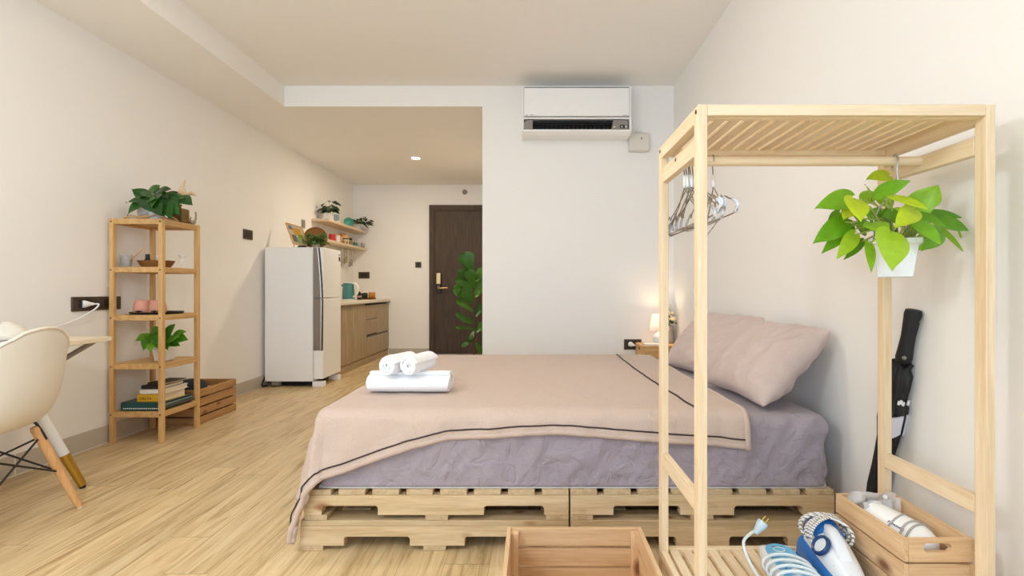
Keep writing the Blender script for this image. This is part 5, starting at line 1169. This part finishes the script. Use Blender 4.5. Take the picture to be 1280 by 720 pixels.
# dial
dc = MI @ Vector((.10, -.036, .088)); dn = (MI.to_3x3() @ Vector((.15, -.75, .62))).normalized(); MD = Matrix.Translation(dc) @ dn.to_track_quat('Z', 'Y').to_matrix().to_4x4() @ Matrix.Diagonal((1, 1.0, 1, 1))
b = B(); lathe(b, [(.019, 0), (.019, .008), (.024, .010), (.027, .006), (.027, 0)], (0, 0, 0), 30, MD, closed=True); di = obj('dial', b, NAVY, ir, smooth=60); b = B(); lathe(b, [(0, .004), (.019, .004)], (0, 0, 0), 24, MD); obj('dial_face', b, IW, di)
b = B(); tube(b, [MI @ Vector(p) for p in spline([(.155, -.030, .068), (.175, -.018, .064), (.20, -.012, .055), (.215, -.006, .05)], 5)], .004, 8); obj('trim_line', b, IW, ir, smooth=180)
q = NT('braided_cord'); tc = q.n('ShaderNodeTexCoord'); wv = q.n('ShaderNodeTexWave', wave_type='BANDS', bands_direction='DIAGONAL'); wv.inputs['Scale'].default_value = 55; wv.inputs['Distortion'].default_value = 1.5; q.l(tc.outputs['Object'], wv.inputs['Vector'])
cr = q.n('ShaderNodeValToRGB'); cr.color_ramp.elements[0].color = lin(120, 108, 96); cr.color_ramp.elements[0].position = .12; cr.color_ramp.elements[1].color = lin(236, 234, 230); cr.color_ramp.elements[1].position = .4; q.l(wv.outputs['Fac'], cr.inputs[0]); q.l(cr.outputs[0], q.b.inputs['Base Color']); q.b.inputs['Roughness'].default_value = .8
b = B()
for i, (x, tl) in enumerate(((.028, .45), (.038, -.2), (.048, .1), (.050, -.5), (.034, -.55), (.042, .6))):
    lp_ = []
    for k in range(28):
        a = 2*math.pi*k/28; yy = .054*math.cos(a); zz = .100+.042*math.sin(a)
        lp_.append(MI @ Vector((x+tl*yy, yy, zz)))
    tube(b, lp_, .0042, 8, closed=True)
tube(b, [MI @ Vector(p) for p in spline([(.05, .05, .10), (.02, .062, .08), (-.02, .05, .05), (-.035, .0, .03), (-.03, -.04, .02), (.0, -.07, .012)], 6)], .0042, 8)
obj('cord', b, q.m, ir, smooth=180)

# power strip
ps = thing('power_strip', 'pale blue and white power strip with its cord wound round it', 'power strip', (.64, 1.33, SZ))
MP = Matrix.Translation((.655, 1.425, SZ+.020)) @ Matrix.Rotation(R(-92), 4, 'Z') @ Matrix.Rotation(R(3), 4, 'Y')     # +x towards the viewer
SKY = mat('sky_blue_plastic', lin(110, 186, 226), .35)
b = roundbox((0, -.043, 0), (.30, .043, .040), .012, .012)
for v in b.verts: v.co = MP @ v.co
sb_ = obj('housing', b, WHITE, ps, smooth=180)
b = B(); n = 10; pts = [(.004+.03*(1-math.cos(a)), .034*math.sin(a)*1.0) for a in [math.pi*(-.5)+math.pi*k/n for k in range(n+1)]]
pts = [(.075, -.036)]+[(.04-.036*math.sin(a), -.036*math.cos(a)) for a in [math.pi*k/n for k in range(n+1)]]+[(.075, .036), (.07, .01), (.078, -.012)]
prism(b, pts, 2, .038, .0412, MP); obj('blue_panel', b, SKY, ps)
for x in (.085, .135, .185, .235):
    b = B(); prism(b, [(x, -.036), (x+.04, -.036), (x+.04, -.012), (x+.026, .004), (x+.04, .018), (x+.04, .036), (x+.004, .036), (x+.012, .0)], 2, .038, .0412, MP); g_ = obj('blue_panel', b, SKY, ps)
    b = B()
    for dx, dy in ((.018, -.024), (.018, -.016), (.030, -.020), (.014, .022), (.024, .022)): box(b, x+dx, x+dx+.006, dy, dy+.002, .0405, .0420, MP)
    obj('socket_slots', b, DARKIN, g_, smooth=0)
b = B(); tube(b, [MP @ Vector(p) for p in [(.034+.011*math.cos(a), .0+.014*math.sin(a), .0415) for a in [math.pi*2*k/18 for k in range(18)]]], .0012, 6, closed=True); obj('switch_outline', b, WHITE, ps)
b = B()
for i in range(7): box(b, .018, .0195, -.014+i*.0045, -.0112+i*.0045, .0405, .0418, MP); 
for i in range(6): box(b, .0215, .023, -.012+i*.0045, -.0092+i*.0045, .0405, .0418, MP)
obj('printed_text', b, mat('text_grey', lin(70, 110, 140), .6), ps, smooth=0)
b = B(); CW = mat('cord_white', lin(222, 230, 232), .4)
cp = []
for k in range(5*26+1):
    a = 2*math.pi*k/26; tt = k/(5*26); x = .075+.125*tt+.012*math.sin(a*1.0+1)+.010*math.sin(k*.9)*0
    cp.append(MP @ Vector((x+.012*math.cos(a+.6), .056*math.cos(a), .022+.032*math.sin(a))))
tube(b, cp, .0042, 8)
pl = [P(*p, 1.40) for p in ()]
e0 = cp[0]
pg = Vector((.618, 1.43, .262))
tube(b, spline([cp[-1], MP @ Vector((.24, -.075, .02)), MP @ Vector((.18, -.082, .012)), Vector((.565, 1.36, .20)), Vector((.565, 1.405, .232)), Vector((.590, 1.425, .247)), pg-Vector((.012, 0, .010))], 8), .0042, 8)
obj('cord', b, CW, ps, smooth=180)
d = Vector((.62, .1, .72)).normalized(); b = B(); tube(b, [pg-d*.018, pg-d*.006, pg+d*.012, pg+d*.020], [.007, .010, .015, .014], 12); pl_ = obj('plug', b, mat('plug_grey_blue', lin(198, 214, 226), .35), ps, smooth=60)
b = B(); sd = d.cross(Vector((0, 1, 0))).normalized()
for s in (-1, 1): tube(b, [pg+d*.018+sd*s*.006, pg+d*.036+sd*s*.006], .002, 6)
obj('prong', b, GOLD, pl_)

# hair dryer and plastic bag in the right crate
ha, hb = Vector((.922, 1.415, .298)), Vector((.968, 1.262, .283)); hd = (hb-ha).normalized()
hr_ = thing('hair_dryer', 'white hair dryer with grey cord wound round it in crate', 'hair dryer', (.945, 1.34, .18))
s = hd.cross(Vector((0, 0, 1))).normalized(); u_ = s.cross(hd); MH = Matrix(((s.x, u_.x, hd.x, ha.x), (s.y, u_.y, hd.y, ha.y), (s.z, u_.z, hd.z, ha.z), (0, 0, 0, 1))); HLn = (hb-ha).length
b = B(); lathe(b, [(.035, 0), (.041, -.004), (.0435, 0), (.0445, .03), (.046, HLn*.55), (.044, HLn*.78), (.034, HLn*.94), (.018, HLn*1.02), (0, HLn*1.035)], (0, 0, 0), 32, MH); lathe(b, [(.041, -.004), (.035, 0), (.030, .03), (0, .035)], (0, 0, 0), 32, MH)
db = obj('barrel', b, WHITE_G, hr_, smooth=180)
b = B(); hA = ha+hd*.10; tube(b, [hA, hA+Vector((-.012, .0, -.04)), hA+Vector((-.02, .012, -.085)), Vector((.925, 1.36, .182))], [.020, .021, .018, .015], 14); obj('handle', b, WHITE_G, hr_, smooth=60)
b = B()
for x, tl, r in ((.062, .35, .0455), (.118, -.28, .0455), (.126, -.10, .0450)):
    tube(b, [MH @ Vector((r*1.02*math.cos(a), r*1.02*math.sin(a), x+tl*r*math.sin(a+.5))) for a in [2*math.pi*k/30 for k in range(30)]], .0027, 7, closed=True)
obj('cord', b, mat('cord_grey', lin(176, 168, 160), .5), hr_, smooth=180)
try:
    o = letters('Panasonic', .011, mat('blue_ink', lin(40, 52, 104), .5), db)
    nn = (Vector((-.62, -.50, .62))); nn = (nn-hd*nn.dot(hd)).normalized(); yv = nn.cross(hd).normalized(); pos = ha+hd*.090+nn*.0462
    o.matrix_local = Matrix.Translation(-WL[db]) @ Matrix(((hd.x, yv.x, nn.x, pos.x), (hd.y, yv.y, nn.y, pos.y), (hd.z, yv.z, nn.z, pos.z), (0, 0, 0, 1)))
except Exception as ex: print('text', ex)
q = NT('clear_plastic'); q.b.inputs['Base Color'].default_value = lin(232, 232, 234); q.b.inputs['Roughness'].default_value = .18; tr = q.n('ShaderNodeBsdfTransparent'); ms = q.n('ShaderNodeMixShader'); ms.inputs[0].default_value = .42
q.l(q.b.outputs[0], ms.inputs[1]); q.l(tr.outputs[0], ms.inputs[2]); q.l(ms.outputs[0], q.t.nodes['Material Output'].inputs['Surface'])
bg = thing('plastic_bag', 'clear plastic snap pouch bunched at the back of right crate', 'bag', (.95, 1.44, .2))
def sheet(b, c0, c1, c2, c3, n=26, amp=.008, sd=0):
    c0, c1, c2, c3 = map(Vector, (c0, c1, c2, c3)); nrm = (c1-c0).cross(c3-c0).normalized(); g = []
    for i in range(n+1):
        r = []
        for j in range(n+1):
            u, v = i/n, j/n; p = (c0*(1-u)+c1*u)*(1-v)+(c3*(1-u)+c2*u)*v
            p = p+nrm*(amp*nz((u*3, v*3, sd), 1.4, sd)*2+amp*.8*(ridge((u*2, v*2, sd), 1.7, sd+4)-.5)); r.append(b.verts.new(p))
        g.append(r)
    for i in range(n):
        for j in range(n): b.faces.new((g[i][j], g[i+1][j], g[i+1][j+1], g[i][j+1]))
b = B(); sheet(b, (.885, 1.400, .235), (1.000, 1.425, .235), (1.005, 1.43, .345), (.885, 1.405, .343), amp=.007, sd=1)
o = obj('front_sheet', b, q.m, bg, smooth=180)
b = B(); sheet(b, (.885, 1.462, .235), (1.003, 1.458, .235), (1.006, 1.45, .352), (.882, 1.455, .350), amp=.006, sd=5); sheet(b, (.885, 1.400, .235), (1.0, 1.425, .235), (1.003, 1.458, .235), (.885, 1.462, .235), amp=.004, sd=9)
obj('back_sheet', b, q.m, bg, smooth=180)
b = B()
for p in ((.905, 1.398, .336), (.905, 1.392, .300), (.975, 1.412, .300), (.975, 1.446, .340)): lathe(b, [(0, .003), (.006, .002), (.0065, 0), (0, -.001)], p, 14, Matrix.Rotation(R(75), 4, 'X'))
obj('snap_button', b, WHITE, bg, smooth=60)
